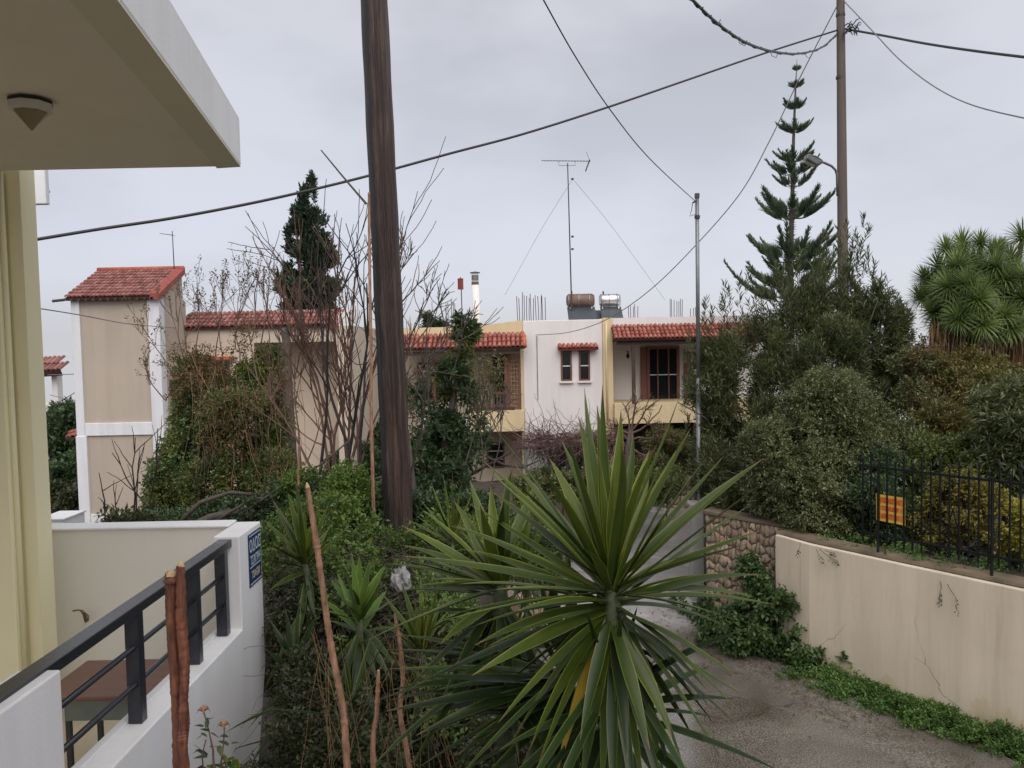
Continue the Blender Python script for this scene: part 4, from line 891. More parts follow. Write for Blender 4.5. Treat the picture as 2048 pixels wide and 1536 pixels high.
# awnings / interior blind on left balcony
MB().box((at(880, 750, dY).x, dY - .14, Zz(700)), (at(985, 750, dY).x, dY - .1, Zz(694))).build('curtain_rail', M['dark_wood'], WH)
MB().tube([(hx(1075), HY - .02, hz(672, 1075)), (hx(1075), HY - .02, hz(800, 1075))], .012, 5).build('wall_cable', M['cable_grey'], WH)
# ground storey openings
MB().box((hx(1100, 950), HY - .03, 0), (hx(1165, 950), HY + .0 - .002, hz(882, 1130))).build('doorway', M['dark'], WH)
for px in (1098, 1136, 1168): MB().box((hx(px, 950) - .05, HY - .12, 0), (hx(px, 950) + .05, HY - .035, hz(880, 1130))).build('door_frame', M['steel'], WH)
window(WH, at(975, 950, dY).x, at(1010, 950, dY).x, at(990, 935, dY).z, at(990, 885, dY).z, dY, .06, 'red_wood', .06, 1, 2)
dz = at(930, 880, dY).z
window(WH, at(905, 950, dY).x, at(940, 950, dY).x, .3, dz, dY, .06, 'white_band', .06, 1, 1)
# roof furniture
cx = hx(951); CH = thing('chimney', 'white round chimney pipe with a steel rain cowl on the white house roof', 'chimney', (cx, HY + 3, zTop))
cY = HY + 3; cx = at(951, 600, cY).x; z0 = at(951, 660, cY).z; z1 = at(950, 570, cY).z
MB().tube([(cx + .05, cY, z0 - .8), (cx, cY, z1)], .14, 14).build('flue', M['white_far'], CH, True)
MB().tube([(cx, cY, z1), (cx, cY, z1 + .12)], .135, 12).build('collar', M['rust'], CH)
MB().tube([(cx, cY, z1 + .17), (cx, cY, z1 + .36)], .13, 12).build('cowl', M['steel'], CH)
for k in range(4): a = k * 1.57 + .4; MB().beam((cx + .11 * math.cos(a), cY + .11 * math.sin(a), z1 + .1), (cx + .11 * math.cos(a), cY + .11 * math.sin(a), z1 + .45), .015).build('stay', M['steel_dark'], CH)
MB().tube([(cx, cY, z1 + .43), (cx, cY, z1 + .46), (cx, cY, z1 + .49)], [.19, .18, .03], 14).build('rain_cap', M['steel_dark'], CH)
ry = HY + 2; rc = at(921, 568, ry); RD_ = thing('red_can', 'red tin can turned upside down on a tall reinforcing rod beside the chimney', 'can', tuple(at(921, 640, ry)))
MB().tube([rc - Vector((0, 0, .19)), rc - Vector((0, 0, .175)), rc + Vector((0, 0, .175)), rc + Vector((0, 0, .19))], [.12, .10, .10, .11], 12).build('tin', M['red_paint'], RD_)
MB().tube([rc + Vector((0, 0, .19)), rc + Vector((0, 0, .24))], .02, 5).build('rod_tip', M['rebar'], RD_)
MB().tube([at(925, 660, ry), at(922, 560, ry)], .02, 6).build('rod', M['rebar'], RD_)
def rebars(label, pxs, y0, ytops, Y):
    b = thing('rebar_bundle', label, 'rebar', tuple(at(sum(pxs) / len(pxs), y0, Y)), 'starter rods left standing on the white house roof')
    for px, yt in zip(pxs, ytops):
        p0 = at(px, y0 + 12, Y + random.uniform(-.15, .15)); p1 = Vector((p0.x + random.uniform(-.03, .03), p0.y, at(px, yt, Y).z)); MB().tube([p0, (p0 + p1) / 2 + Vector((random.uniform(-.01, .01), 0, 0)), p1], .0125, 5).build('rod', M['rebar'], b)
rebars('widest cluster of rusty rods sticking up at the left end of the white wall top', [1036, 1040, 1045, 1048, 1054, 1059, 1063, 1067, 1073, 1078, 1082, 1086, 1091], 642, [592, 596, 585, 590, 592, 595, 588, 596, 590, 592, 589, 592, 594], HY + .8)
rebars('cluster of dark rods rising beside the red can', [894, 898, 903, 907, 911], 652, [607, 605, 600, 604, 606], HY + 2)
rebars('small cluster of rods directly left of the right canopy ridge', [1258, 1262, 1266, 1270, 1275], 640, [612, 610, 613, 608, 612], HY + 2.5)
rebars('thin cluster of tall rods between the solar heaters and the metal pole', [1341, 1344, 1349, 1353, 1358, 1362, 1365], 640, [597, 599, 600, 602, 603, 598, 599], HY + 2.5)
rebars('short rods just left of the metal pole', [1381, 1386, 1391], 640, [617, 616, 614], HY + 3)
def heater(label, cxp, Y, wpx, tank, group='solar water heaters on the roof'):
    c = at(cxp, 601, Y); L = wpx * Y / FPX; r = .235
    h = thing('solar_heater', label, 'water heater', (c.x, Y, zTop), group)
    MB().tube([c + Vector((-L/2 - .03, .02, 0)), c + Vector((-L/2 + .05, 0, 0)), c + Vector((L/2 - .05, 0, 0)), c + Vector((L/2 + .03, -.02, 0))], [r * .8, r, r, r * .8], 20).build('tank', M[tank], h, True, )
    for s in (-.5, -.1, .32): MB().tube([c + Vector((L * s, 0, 0)), c + Vector((L * s + .03, 0, 0))], r + .008, 20).build('band', M['steel'], h)
    MB().tube([c + Vector((-L * .35, 0, r)), c + Vector((-L * .35, 0, r + .1))], .03, 6).build('valve', M['steel_dark'], h)
    zp_ = c.z - r - .06
    for s in (-.42, .42):
        MB().beam(c + Vector((L * s, -.1, -r + .02)), (c.x + L * s * 1.1, Y - .55, zTop - .05), .04).build('support_leg', M['steel_bright'], h)
        MB().beam(c + Vector((L * s, .1, -r + .02)), (c.x + L * s, Y + .4, zTop - .05), .04).build('support_leg', M['steel_dark'], h)
    MB().extr([(c.x - L*.55, Y - .15, zp_ + .02), (c.x + L*.55, Y - .15, zp_ + .02), (c.x + L*.55, Y - .9, zTop - .1), (c.x - L*.55, Y - .9, zTop - .1)], (0, .05, .05)).build('collector', M['panel_blue'], h)
    return c
heater('left solar water heater with a dull rusty tank on the roof', 1161, HY + 1.6, 50, 'rust')
heater('right solar water heater with a shiny steel tank on the roof', 1220, HY + 2.4, 38, 'steel_bright')
MB().extr([at(1166, 622, HY+2.6), at(1206, 622, HY+2.6), at(1206, 645, HY+2.0), at(1166, 645, HY+2.0)], (0, .05, .03)).build('collector', M['panel_blue'], bpy.data.objects['solar_heater.001'])
AY = HY + 1.3; ab = at(1144, 640, AY); atp = at(1146, 326, AY)
a, top, br2 = antenna('tall television mast with a long horizontal antenna rising above the white house', tuple(ab), (atp - ab).z, (.88, .76, .10), 17, AY, r=.026, el=.12)
MB().tube([top + Vector((-.30, 0, .09)), top + Vector((-.30, 0, -.08)), top + Vector((.26, 0, -.08)), top + Vector((.26, 0, .07))], .01, 5).build('bracket', M['steel'], a)
MB().beam(br2 + Vector((0, 0, .05)), br2 + Vector((-.16, -.1, -.36)), .03).build('reflector', M['steel_dark'], a); MB().beam(br2 + Vector((0, 0, 0)), br2 + Vector((-.1, .1, .34)), .012).build('reflector', M['steel'], a)
for y in (475, 500, 360): p = at(1145, y, AY); MB().tube([p, p + Vector((0, 0, .06))], .045, 8).build('mast_clamp', M['steel_dark'], a)
for l_, ps_, in (('guy wire sloping left from the tall television mast', [(1143, 362), (1085, 455), (1010, 590)]), ('guy wire sloping right from the tall television mast', [(1149, 362), (1225, 455), (1330, 600)])):
    wire('guy_wire', l_, 'wire', ps_, AY, AY + 3, .006, M['steel'], 6)
# ---------------------------------------------------------------- far houses at the left and centre
FH = thing('far_white_house', 'narrow distant white house with tiled eave seen between the yellow house and the beige tower', 'house', tuple(at(100, 950, 34)))
fx = lambda px, py=800, Y=34: at(px, py, Y).x; fz = lambda py, px=105, Y=34: at(px, py, Y).z
MB().box((fx(20), 34, 0), (fx(124, 900), 40, fz(820))).build('wall', M['white_far'], FH)
MB().box((fx(105), 34, fz(820)), (fx(116), 34.4, fz(750))).build('veranda_pier', M['white_far'], FH)
el, er, rl_ = at(10, 748, 33.5), at(122, 741, 33.5), at(0, 724, 34.5); rr_2 = Vector(er) + Vector(rl_) - Vector(el)
dk = slope(FH, el, er, rl_, rr_2, .25, M['tile_deck']); tile_roof(dk, el, er, rl_, 12, 2, M['tile_red'])
window(FH, fx(94, 870), fx(109, 870), fz(892), fz(848), 34, .08, 'white_band', .06, 1, 0)
MB().box((fx(90, 870), 33.9, fz(906)), (fx(112, 870), 34, fz(899))).build('sill', M['white_band'], FH)
mb = MB()
for k in range(5): x = fx(88 + k * 4); mb.tube([(x, 33.9, fz(822)), (x, 33.9, fz(812)), (x, 33.9, fz(800))], [.05, .08, .03], 6)
mb.build('balusters', M['white_far'], FH)
MB().box((fx(92, 950), 33.2, 0), (fx(132, 950), 33.4, fz(952))).build('garden_wall', M['white_far'], FH)
RB = thing('tiled_shed', 'small red tiled roof edge poking out from behind the beige tower', 'shed', tuple(at(150, 880, 24)))
MB().box((at(135, 880, 24).x, 24.4, 0), (at(190, 880, 24).x, 27, at(150, 872, 24).z)).build('wall', M['dark_wood'], RB)
el, er, rl_ = at(131, 876, 24), at(190, 871, 24), at(140, 862, 25); rr_2 = Vector(er) + (Vector(rl_) - Vector(el)); dk = slope(RB, el, er, rl_, rr_2, .05); tile_roof(dk, el, er, rl_, 6, 2, M['tile_or'])
CHs = thing('background_house', 'white house glimpsed low behind the wooden pole and bare branches', 'house', tuple(at(800, 900, 33)))
MB().box((at(815, 850, 33).x, 33, 0), (at(885, 850, 33).x, 38, at(850, 838, 33).z)).build('wall', M['white_far'], CHs)
MB().box((at(812, 850, 33).x, 32.8, at(850, 838, 33).z), (at(888, 850, 33).x, 38.2, at(850, 831, 33).z)).build('roof_edge', M['white_band'], CHs)
window(CHs, at(848, 850, 33).x, at(862, 850, 33).x, at(850, 890, 33).z, at(850, 858, 33).z, 33, .08, 'dark_wood', .08, 2, 1)

# ---------------------------------------------------------------- fence and its sign
FW = [(p[0] + o.x * .16, p[1] + o.y * .16) for p, o in zip(WALL[2:9], offs[2:9])]
FC = thing('iron_fence', 'black iron garden fence with upright bars standing on the cream retaining wall', 'fence', (FW[3][0], FW[3][1], 2.0))
def along(poly, s):
    for (a, b_) in zip(poly, poly[1:]):
        L = math.hypot(b_[0]-a[0], b_[1]-a[1])
        if s <= L: return Vector((a[0] + (b_[0]-a[0]) * s / L, a[1] + (b_[1]-a[1]) * s / L, 0)), math.atan2(b_[1]-a[1], b_[0]-a[0])
        s -= L
    return None
tot = sum(math.hypot(b_[0]-a[0], b_[1]-a[1]) for a, b_ in zip(FW, FW[1:]))
zt_ = 3.30
for z, h in ((zt_, .035), (2.30, .03)):
    for a, b_ in zip(FW, FW[1:]): MB().beam((a[0], a[1], z), (b_[0], b_[1], z), .03, h).build('rail', M['iron'], FC)
def barm(h, spear):
    mb = MB().beam((0, 0, 0), (0, 0, h), .020)
    if spear: mb.tube([(0, 0, h), (0, 0, h + .03), (0, 0, h + .10)], [.009, .018, .001], 6)
    return mb.mesh('bar', M['iron'])
bl_, bs_ = barm(1.33, True), barm(1.22, True)
s = .06; k = 0
while s < tot:
    p, an = along(FW, s); o = link('bar', bl_ if k % 2 else bs_, FC, (p.x, p.y, 2.16), (0, 0, an)); s += .125; k += 1
s = .3
while s < tot:
    p, an = along(FW, s); MB().beam((p.x, p.y, 2.03), (p.x, p.y, 3.34), .028).build('post', M['iron'], FC); s += 1.55
for s0 in (1.35, 2.9, 3.2):
    for sg in (-1, 1):
        p, _ = along(FW, s0); p2, _ = along(FW, s0 + sg * .13); MB().beam((p.x, p.y - .012, 2.85), (p2.x, p2.y - .012, 2.32), .014).build('brace', M['iron'], FC)
# sign wired behind the bars
sc = at(1779, 1019, 11.75); p_ = None; best = 9
for i in range(400):
    q_, an_ = along(FW, i * tot / 400 + .001) or (None, 0)
    if q_ is None: break
    v1 = (q_.x - 0) / q_.y; v2 = sc.x / sc.y
    if abs(v1 - v2) < best: best = abs(v1 - v2); p_ = q_; pa = an_
zs = at(1779, 1019, p_.y).z
FS = thing('fence_sign', 'yellow notice with rows of red lettering hanging behind the bars of the iron fence', 'sign', (p_.x, p_.y, zs))
sh = 54 * p_.y / FPX; sw_ = sh * 1.12
dirv = Vector((math.cos(pa), math.sin(pa), 0)); bk = Vector((dirv.y, -dirv.x, 0)); bk = bk if bk.y > 0 else -bk
cpt = Vector((p_.x, p_.y, zs)) + bk * .03
mb = MB().extr([cpt - dirv * sw_ / 2 + Vector((0, 0, -sh/2)), cpt + dirv * sw_ / 2 + Vector((0, 0, -sh/2 - .01)), cpt + dirv * sw_ * .49 + Vector((0, 0, sh/2)), cpt - dirv * sw_ * .51 + Vector((0, 0, sh/2))], bk * .006); mb.build('plate', M['sign_yellow'], FS)
rz_ = math.atan2(dirv.y, dirv.x)
for dz_, hh_ in ((.115, .085), (-.0, .07), (-.115, .085)):
    q0 = cpt - bk * .002 + Vector((0, 0, dz_)); MB().extr([q0 - dirv * sw_ * .44 - Vector((0, 0, hh_/2)), q0 + dirv * sw_ * .44 - Vector((0, 0, hh_/2)), q0 + dirv * sw_ * .44 + Vector((0, 0, hh_/2)), q0 - dirv * sw_ * .44 + Vector((0, 0, hh_/2))], bk * .001).build('printed_band', M['sign_orange'], FS)
for i, (s_, sz, dzz, m_) in enumerate((('ΠΩΛΕΙΤΑΙ', .09, .085, 'sign_red'), ('ΤΗΛΕΦ', .08, -.028, 'sign_red'), ('69 77 41', .09, -.145, 'sign_red'))):
    text(s_, sz, FS, cpt - bk * .004 + Vector((0, 0, dzz)), (R(90), 0, rz_), M[m_], (.72, .95, .85)[i], bold=.05)

# ---------------------------------------------------------------- trees, far to near
def trunk(parent, pts, r0, r1, mat='bark', n=8, name='trunk'):
    K_ = len(pts); return MB().tube(pts, [r0 + (r1 - r0) * i / (K_ - 1) for i in range(K_)], n).build(name, M[mat], parent, True)
# cypress
cy = 27.5; t_ = thing('cypress_tree', 'tall dark cypress with ragged tip behind the beige house', 'tree', tuple(Vector((at(618, 640, cy).x, cy, 0))))
trunk(t_, [(at(618, 640, cy).x, cy, 0), at(618, 640, cy), at(620, 420, cy)], .22, .04)
bl = [PE(618, 590, cy, 48, 46), PE(622, 520, cy, 40, 50), PE(606, 480, cy, 26, 50), PE(634, 470, cy, 24, 50), PE(622, 440, cy, 19, 40), PE(604, 430, cy, 8, 34), PE(623, 400, cy, 8, 34), PE(575, 560, cy, 12, 22), PE(566, 585, cy, 12, 20), PE(654, 520, cy, 14, 26), PE(556, 555, cy, 9, 7), PE(586, 500, cy, 9, 30), PE(660, 590, cy, 20, 26), PE(642, 640, cy, 38, 40), PE(600, 640, cy, 40, 40)]
foliage('crown', bl, M['lf_conifer'], 9000, 6, .28, .16, .07, t_, sub=9, up=1.6, ang=(12, 35), shell=.2, subr=(.2, .4))
foliage('crown', [PE(623, 372, cy, 3, 14), PE(604, 392, cy, 3, 16), PE(590, 440, cy, 3, 16), PE(577, 480, cy, 4, 14)], M['lf_conifer'], 260, 6, .22, .14, .06, t_, sub=4, up=2.0, ang=(12, 30))
# far trees: small dark heads on the left, between houses, right horizon
def simple_tree(name, label, blobs, mat, n, ground, per=6, slen=.3, L=.16, Wd=.07, cat='tree', group=None, tr=.12, **k):
    c = np.mean([b_[0] for b_ in blobs], axis=0); t_ = thing(name, label, cat, (c[0], c[1], ground), group)
    trunk(t_, [(c[0], c[1], ground), (c[0] + .05, c[1], (ground + c[2]) / 2), tuple(c)], tr, tr * .5)
    lines = []
    for b_ in blobs[:8]:
        for _ in range(3):
            e = np.array(b_[0]) + RNG.normal(size=3) * np.array(b_[1]) * .4; s0 = np.array([c[0], c[1], ground + (c[2] - ground) * .5]); mid = (s0 + e) / 2 + RNG.normal(size=3) * .15
            tt = np.linspace(0, 1, 7)[:, None]; lines.append((1-tt)**2 * s0 + 2*tt*(1-tt) * mid + tt**2 * e)
    strands('limb', lines, np.tile(np.linspace(tr * .4, tr * .08, 7), (len(lines), 1)), M['bark'], t_)
    foliage('crown', blobs, M[mat] if isinstance(mat, str) else mat, n, per, slen, L, Wd, t_, **k); return t_
simple_tree('far_tree', 'dark leafy tree behind the small tiled shed left of the beige tower', [PB(150, 880, 30, 50), PB(140, 960, 28, 50), PB(130, 830, 31, 22), PB(175, 840, 30, 34)], 'lf_dark', 3500, .3, L=.2, Wd=.1)
simple_tree('shrub', 'dark shrub below the distant white house left of the beige tower', [PB(120, 1010, 22, 34), PB(150, 1030, 21, 36), PB(110, 960, 30, 22)], 'lf_thicket', 3500, .8, cat='shrub', L=.12, Wd=.07)
simple_tree('far_tree', 'dark evergreen seen between the beige house and the wooden pole', [PB(735, 900, 24, 46), PB(720, 950, 22, 55), PB(775, 870, 25, 26)], 'lf_dark', 3600, 1)
simple_tree('far_tree', 'small dark tree head peeping over the left canopy of the white house', [PB(868, 655, 36, 14), PB(850, 640, 36, 8)], 'lf_dark', 500, 2, tr=.05)
# norfolk pine
NY = 24.0; nb = Vector((at(1584, 640, NY).x, NY, 1.9))
NP = thing('norfolk_pine', 'slender norfolk island pine with tiered upswept branches left of the utility pole', 'tree', tuple(nb))
spine = [nb, at(1580, 600, NY), at(1581, 500, NY), at(1585, 380, NY), at(1587, 280, NY), at(1590, 200, NY), at(1594, 118, NY)]
MB().tube(spine, [.16, .10, .085, .06, .045, .03, .006], 9).build('trunk', M['bark'], NP, True)
def sp_at(py):
    return at(1580 + (640 - py) * .026, py, NY)
tiers = [(141, 7, 5), (175, 17, 6), (217, 25, 6), (264, 33, 7), (322, 38, 7), (348, 48, 7), (372, 46, 6), (436, 86, 8), (420, 50, 6), (512, 76, 7), (522, 92, 7), (575, 100, 7), (600, 118, 7), (545, 60, 6)]
for py, w_, nb_ in tiers:
    c = np.array(sp_at(py)); Lb = w_ * NY / FPX
    for k in range(nb_):
        a = k * 2 * math.pi / nb_ + random.uniform(-.25, .25) + py; Lk = Lb * random.uniform(.82, 1.12); hd = np.array([math.cos(a), math.sin(a), 0])
        tt = np.linspace(0, 1, 12)[:, None]; rise = Lk * random.uniform(.45, .68)
        pl = c + hd * Lk * tt + np.array([0, 0, 1.]) * rise * (tt ** 2.2) - np.array([0, 0, 1.]) * (.06 * Lk * np.sin(tt * 3.14))
        n_ = max(30, int(Lk * 150)); u = RNG.uniform(.12 if Lk < .6 else .28, 1, n_); base_ = np.stack([np.interp(u, tt[:, 0], pl[:, i]) for i in range(3)], 1)
        sidev = np.cross(hd, [0, 0, 1.]); D = nrm(hd * .55 + sidev * RNG.uniform(-.75, .75, (n_, 1)) + np.array([0, 0, 1.]) * RNG.uniform(.5, 1.7, (n_, 1)))
        tl = (.15 + .32 * min(1, Lk / 1.2)) * RNG.uniform(.6, 1.2, n_) * np.clip(1.35 - u, .35, 1)
        Vb, Fb = [], []; off = 0
        for j in range(2):
            dd = nrm(D + RNG.normal(size=D.shape) * .06); vv_, ff_ = leaf_geo(base_, dd, tl, np.full(n_, .024)); Vb.append(vv_); Fb.append(ff_ + off); off += len(vv_)
        K_ = 12; a3 = 2 * np.pi * np.arange(3) / 3; rad = np.linspace(.02 * min(1, Lk), .004, K_); T_ = nrm(np.gradient(pl, axis=0)); rf = nrm(np.cross(T_, sidev + .01)); b3 = np.cross(T_, rf)
        Vt = (pl[:, None] + (rf[:, None] * np.cos(a3)[None, :, None] + b3[:, None] * np.sin(a3)[None, :, None]) * rad[:, None, None]).reshape(-1, 3)
        Ft = []
        for i in range(K_ - 1):
            for q3 in range(3): x0_, x1_ = i*3+q3, i*3+(q3+1) % 3; Ft += [(x0_, x1_, x1_+3), (x0_, x1_+3, x0_+3)]
        Vb.append(Vt); Fb.append(np.array(Ft) + off); npobj('branch', np.concatenate(Vb), np.concatenate(Fb), M['lf_norfolk'], NP)
V_, F_ = sprigs(np.array([sp_at(py) for py in range(330, 600, 3)]), np.tile([[0., 0, 1]], (90, 1)), 8, .12, .13, .02, (40, 80)); npobj('trunk_needles', V_, F_, M['lf_norfolk'], NP)
# yucca tree at right
YY = 17.0; YT = thing('yucca_tree', 'large many headed yucca tree with brown skirts of dead leaves at the right edge', 'tree', tuple(Vector((at(1980, 900, YY).x, YY, 1.94))))
heads = []
for px, py, dy in [(1893, 500, 0), (1925, 492, .5), (1960, 488, 0), (2000, 500, .3), (2045, 478, .8), (2070, 500, 0), (1880, 540, .2), (1915, 535, -.6), (1950, 530, -.3), (1990, 535, -.8), (2030, 545, -.4), (2070, 545, -.5), (1866, 570, .4), (1895, 580, -.5), (1935, 570, -1.0), (1975, 575, -.9), (2015, 590, -.9), (2060, 590, -1.1), (1860, 595, .2), (1885, 620, -.3), (1925, 625, -1.1), (1965, 620, -1.2), (2005, 630, -1.2), (2050, 630, -1.0), (1905, 655, -.6), (1945, 655, -1.0), (1990, 660, -1.1), (2035, 660, -.9), (1990, 560, 1.2), (1940, 600, 1.0), (2030, 620, 1.0), (1900, 600, 1.0), (1968, 545, -.5), (1930, 548, 0), (2020, 520, 0), (2075, 640, -.4), (1880, 650, 0), (1852, 560, .5), (1910, 600, -.9), (1955, 600, -1.2), (1925, 515, -.2), (1985, 510, -.2), (2010, 560, -.9), (2050, 560, -1.0), (1870, 625, -.4), (1918, 640, -1.2), (1965, 650, -1.3), (2020, 655, -1.2), (2048, 600, -1.2), (1900, 575, -.8), (1845, 600, .6)]:
    heads.append(at(px, py, YY + dy))
hub = at(1985, 720, YY)
def rosette_mesh(seed):
    r_ = np.random.default_rng(seed); sp = []
    for k in range(140):
        th = k * 2.4; ph = math.acos(max(-1, min(1, 1 - (k / 140) * 1.6))); L = .42 * r_.uniform(.8, 1.12); d = np.array([math.sin(ph) * math.cos(th), math.sin(ph) * math.sin(th), math.cos(ph)])
        sp.append(((0, 0, 0), d * L, .032, dict(droop=.10 if ph < 1.4 else .2, K=4)))
    Vs, Fs, n = [], [], 0
    for q_ in sp:
        v, f, u = blade_geo(*q_[:3], **q_[3]); Vs.append(v); Fs.append(f + n); n += len(v)
    return npmesh('leaf_head', np.concatenate(Vs), np.concatenate(Fs), M['lf_yucca_far'], True)
RM = [rosette_mesh(s_) for s_ in range(5)]
for i, h_ in enumerate(heads):
    out_ = (h_ - hub).normalized(); ax = (out_ + Vector((0, -.25, .6))).normalized(); q_ = ax.to_track_quat('Z', 'Y'); s_ = random.uniform(.9, 1.2)
    link('leaf_head', RM[i % 5], YT, h_, q_.to_euler(), (s_, s_, s_))
lim = []
for h_ in heads:
    tt = np.linspace(0, 1, 7)[:, None]; m_ = np.array(hub) * .4 + np.array(h_) * .6 + np.array([0, 0, -.35]); lim.append((1-tt)**2 * np.array(hub) + 2*tt*(1-tt) * m_ + tt**2 * np.array(h_))
strands('limb', lim, np.tile(np.linspace(.10, .05, 7), (len(lim), 1)), M['bark'], YT, 6)
trunk(YT, [(hub.x, hub.y, 1.9), (hub.x - .05, hub.y, 3.2), tuple(hub)], .32, .2)
sp = []
for k in range(2400):
    px = random.uniform(1862, 2090); Yk = YY - random.uniform(-.6, 1.2); p = at(px, random.uniform(640, 705), Yk); sp.append((tuple(p), (random.uniform(-.1, .1), random.uniform(-.1, .1), -random.uniform(.3, .62)), .03, dict(K=4, droop=.1)))
o = blades('dead_leaf_skirt', sp, leafmat('dead_blades', [(.10, .06, .03), (.20, .12, .06), (.28, .18, .09), (.14, .09, .05)], gain=1.0), YT)
foliage('dead_leaf_mass', [PE(1900, 715, YY + .4, 45, 35), PE(1960, 715, YY + .4, 45, 35), PE(2030, 715, YY + .4, 55, 35)], M['lf_rust'], 1500, 5, .2, .22, .03, YT, up=-1.2, droop=1)

# garden shrubs behind the fence
simple_tree('shrub', 'yellowish olive leafed shrub under the yucca tree', [PB(1905, 790, 15, 62), PB(1960, 830, 14.6, 66), PB(1880, 860, 14, 52), PB(1930, 740, 15.5, 40), PB(2000, 770, 15, 46)], leafmat('olive_yellow_leaves', [(.05, .055, .018), (.09, .10, .03), (.13, .11, .03), (.07, .06, .025), (.16, .11, .04)]), 9000, 1.94, per=7, slen=.16, L=.075, Wd=.035, cat='shrub')
simple_tree('shrub', 'orange brown dry twiggy shrub between the oleander and the yucca tree', [PB(1840, 745, 15.5, 45), PB(1850, 800, 15, 40), PB(1835, 700, 17, 30)], 'lf_olive', 3000, 1.94, per=6, slen=.15, L=.07, Wd=.03, cat='shrub', tr=.05)
foliage('dry_crown', [PB(1850, 735, 15.4, 42), PB(1845, 790, 14.8, 34)], M['lf_rust'], 900, 5, .15, .06, .02, bpy.data.objects['shrub.002'] if 'shrub.002' in bpy.data.objects else None)
simple_tree('shrub', 'dark green shrub with long pale fronds at the right edge', [PB(2040, 790, 12.6, 36), PB(2010, 850, 12.6, 32), PB(2050, 870, 12.2, 40), PB(2000, 910, 12.6, 34), PB(2030, 930, 12.2, 36), PB(1985, 800, 13, 22)], 'lf_olive', 2600, 1.94, per=8, slen=.22, L=.13, Wd=.028, cat='shrub', ang=(40, 80))
simple_tree('shrub', 'mid green bush behind the fence below the olive shrub', [PB(1860, 930, 13.2, 50), PB(1930, 930, 13, 50), PB(1985, 960, 12.4, 44), PB(1840, 990, 12.8, 50)], 'lf_mid', 7000, 1.94, per=7, slen=.16, L=.065, Wd=.035, cat='shrub')
simple_tree('shrub', 'yellow leaved bush behind the middle of the iron fence', [PB(1900, 1010, 11.9, 48), PB(1870, 1060, 11.9, 40), PB(1950, 1000, 11.6, 40), PB(1930, 1060, 11.4, 34)], leafmat('yellowing_leaves', [(.05, .065, .02), (.10, .10, .025), (.20, .16, .03), (.07, .08, .02), (.22, .13, .03)]), 5200, 1.94, per=6, slen=.12, L=.055, Wd=.03, cat='shrub', tr=.05)
simple_tree('shrub', 'bright yellow green bush at the right edge behind the fence', [PB(2035, 1035, 11.0, 32), PB(2020, 1080, 10.9, 30), PB(2050, 1080, 10.8, 30)], 'lf_yellow', 1500, 1.94, per=6, slen=.11, L=.055, Wd=.035, cat='shrub', tr=.04)
simple_tree('shrub', 'dark shrub filling the fence gap behind the yellow notice', [PB(1740, 1010, 12.6, 60), PB(1790, 1040, 12.5, 50), PB(1830, 1090, 12.0, 44), PB(1760, 950, 13, 50), PB(2000, 1110, 11.4, 40)], 'lf_dark', 7500, 1.94, per=7, slen=.14, L=.06, Wd=.028, cat='shrub')
# bare bramble behind the fence
PLs = [curve_pts(np.array(at(random.uniform(1900, 2010), random.uniform(1110, 1150), 11.0 + random.uniform(-.2, .3))), nrm(RNG.normal(size=3) + [0, 0, .6]), random.uniform(.4, .9), 8, .35) for _ in range(70)]
br_ = strands('bramble', PLs, np.tile(np.linspace(.007, .002, 8), (70, 1)), M['bark'], None); tag(br_, 'tangle of bare grey twigs at the foot of the iron fence', 'bramble')
# garden ground cover
gc = []
for k in range(420):
    x = random.uniform(4.6, 9.5); y = random.uniform(8.6, 13.2)
    dd = min((x - a[0]) ** 2 + (y - a[1]) ** 2 for a in WALL)
    ok = any((x > np.interp(y, [q[1] for q in WALL[::-1]], [q[0] for q in WALL[::-1]]) + .3,))
    if ok: gc.append(((x, y, 1.98), (.22, .22, .10)))
go = foliage('ground_cover', gc, M['lf_weed'], 5200, 5, .08, .055, .035, None, sub=2, up=.6); tag(go, 'low green weeds on the garden bed behind the iron fence', 'weeds', kind='stuff')

# oleander: big upright sprigged shrub
OL = thing('oleander', 'large dark oleander with upright leafy shoots around the utility pole', 'shrub', (6.0, 16.5, 1.94))
ol = [PB(1450, 735, 16, 52), PB(1430, 790, 16, 52), PB(1520, 700, 16.5, 60), PB(1600, 675, 17, 60), PB(1680, 640, 16.8, 52), PB(1740, 680, 16.5, 70), PB(1800, 750, 16.5, 60), PB(1560, 780, 16, 80), PB(1660, 740, 16, 80), PB(1500, 860, 15.6, 70), PB(1440, 870, 16, 40), PB(1700, 575, 17, 24), PB(1610, 610, 17.2, 32), PB(1770, 830, 15.8, 70), PB(1830, 860, 15, 50), PB(1745, 610, 16.8, 36), PB(1440, 930, 15.4, 42), PB(1480, 990, 15, 46), PB(1420, 985, 15.8, 34)]
foliage('crown', ol, M['lf_oleander'], 16500, 9, .24, .125, .023, OL, sub=9, up=1.0, ang=(22, 55), subr=(.25, .5))
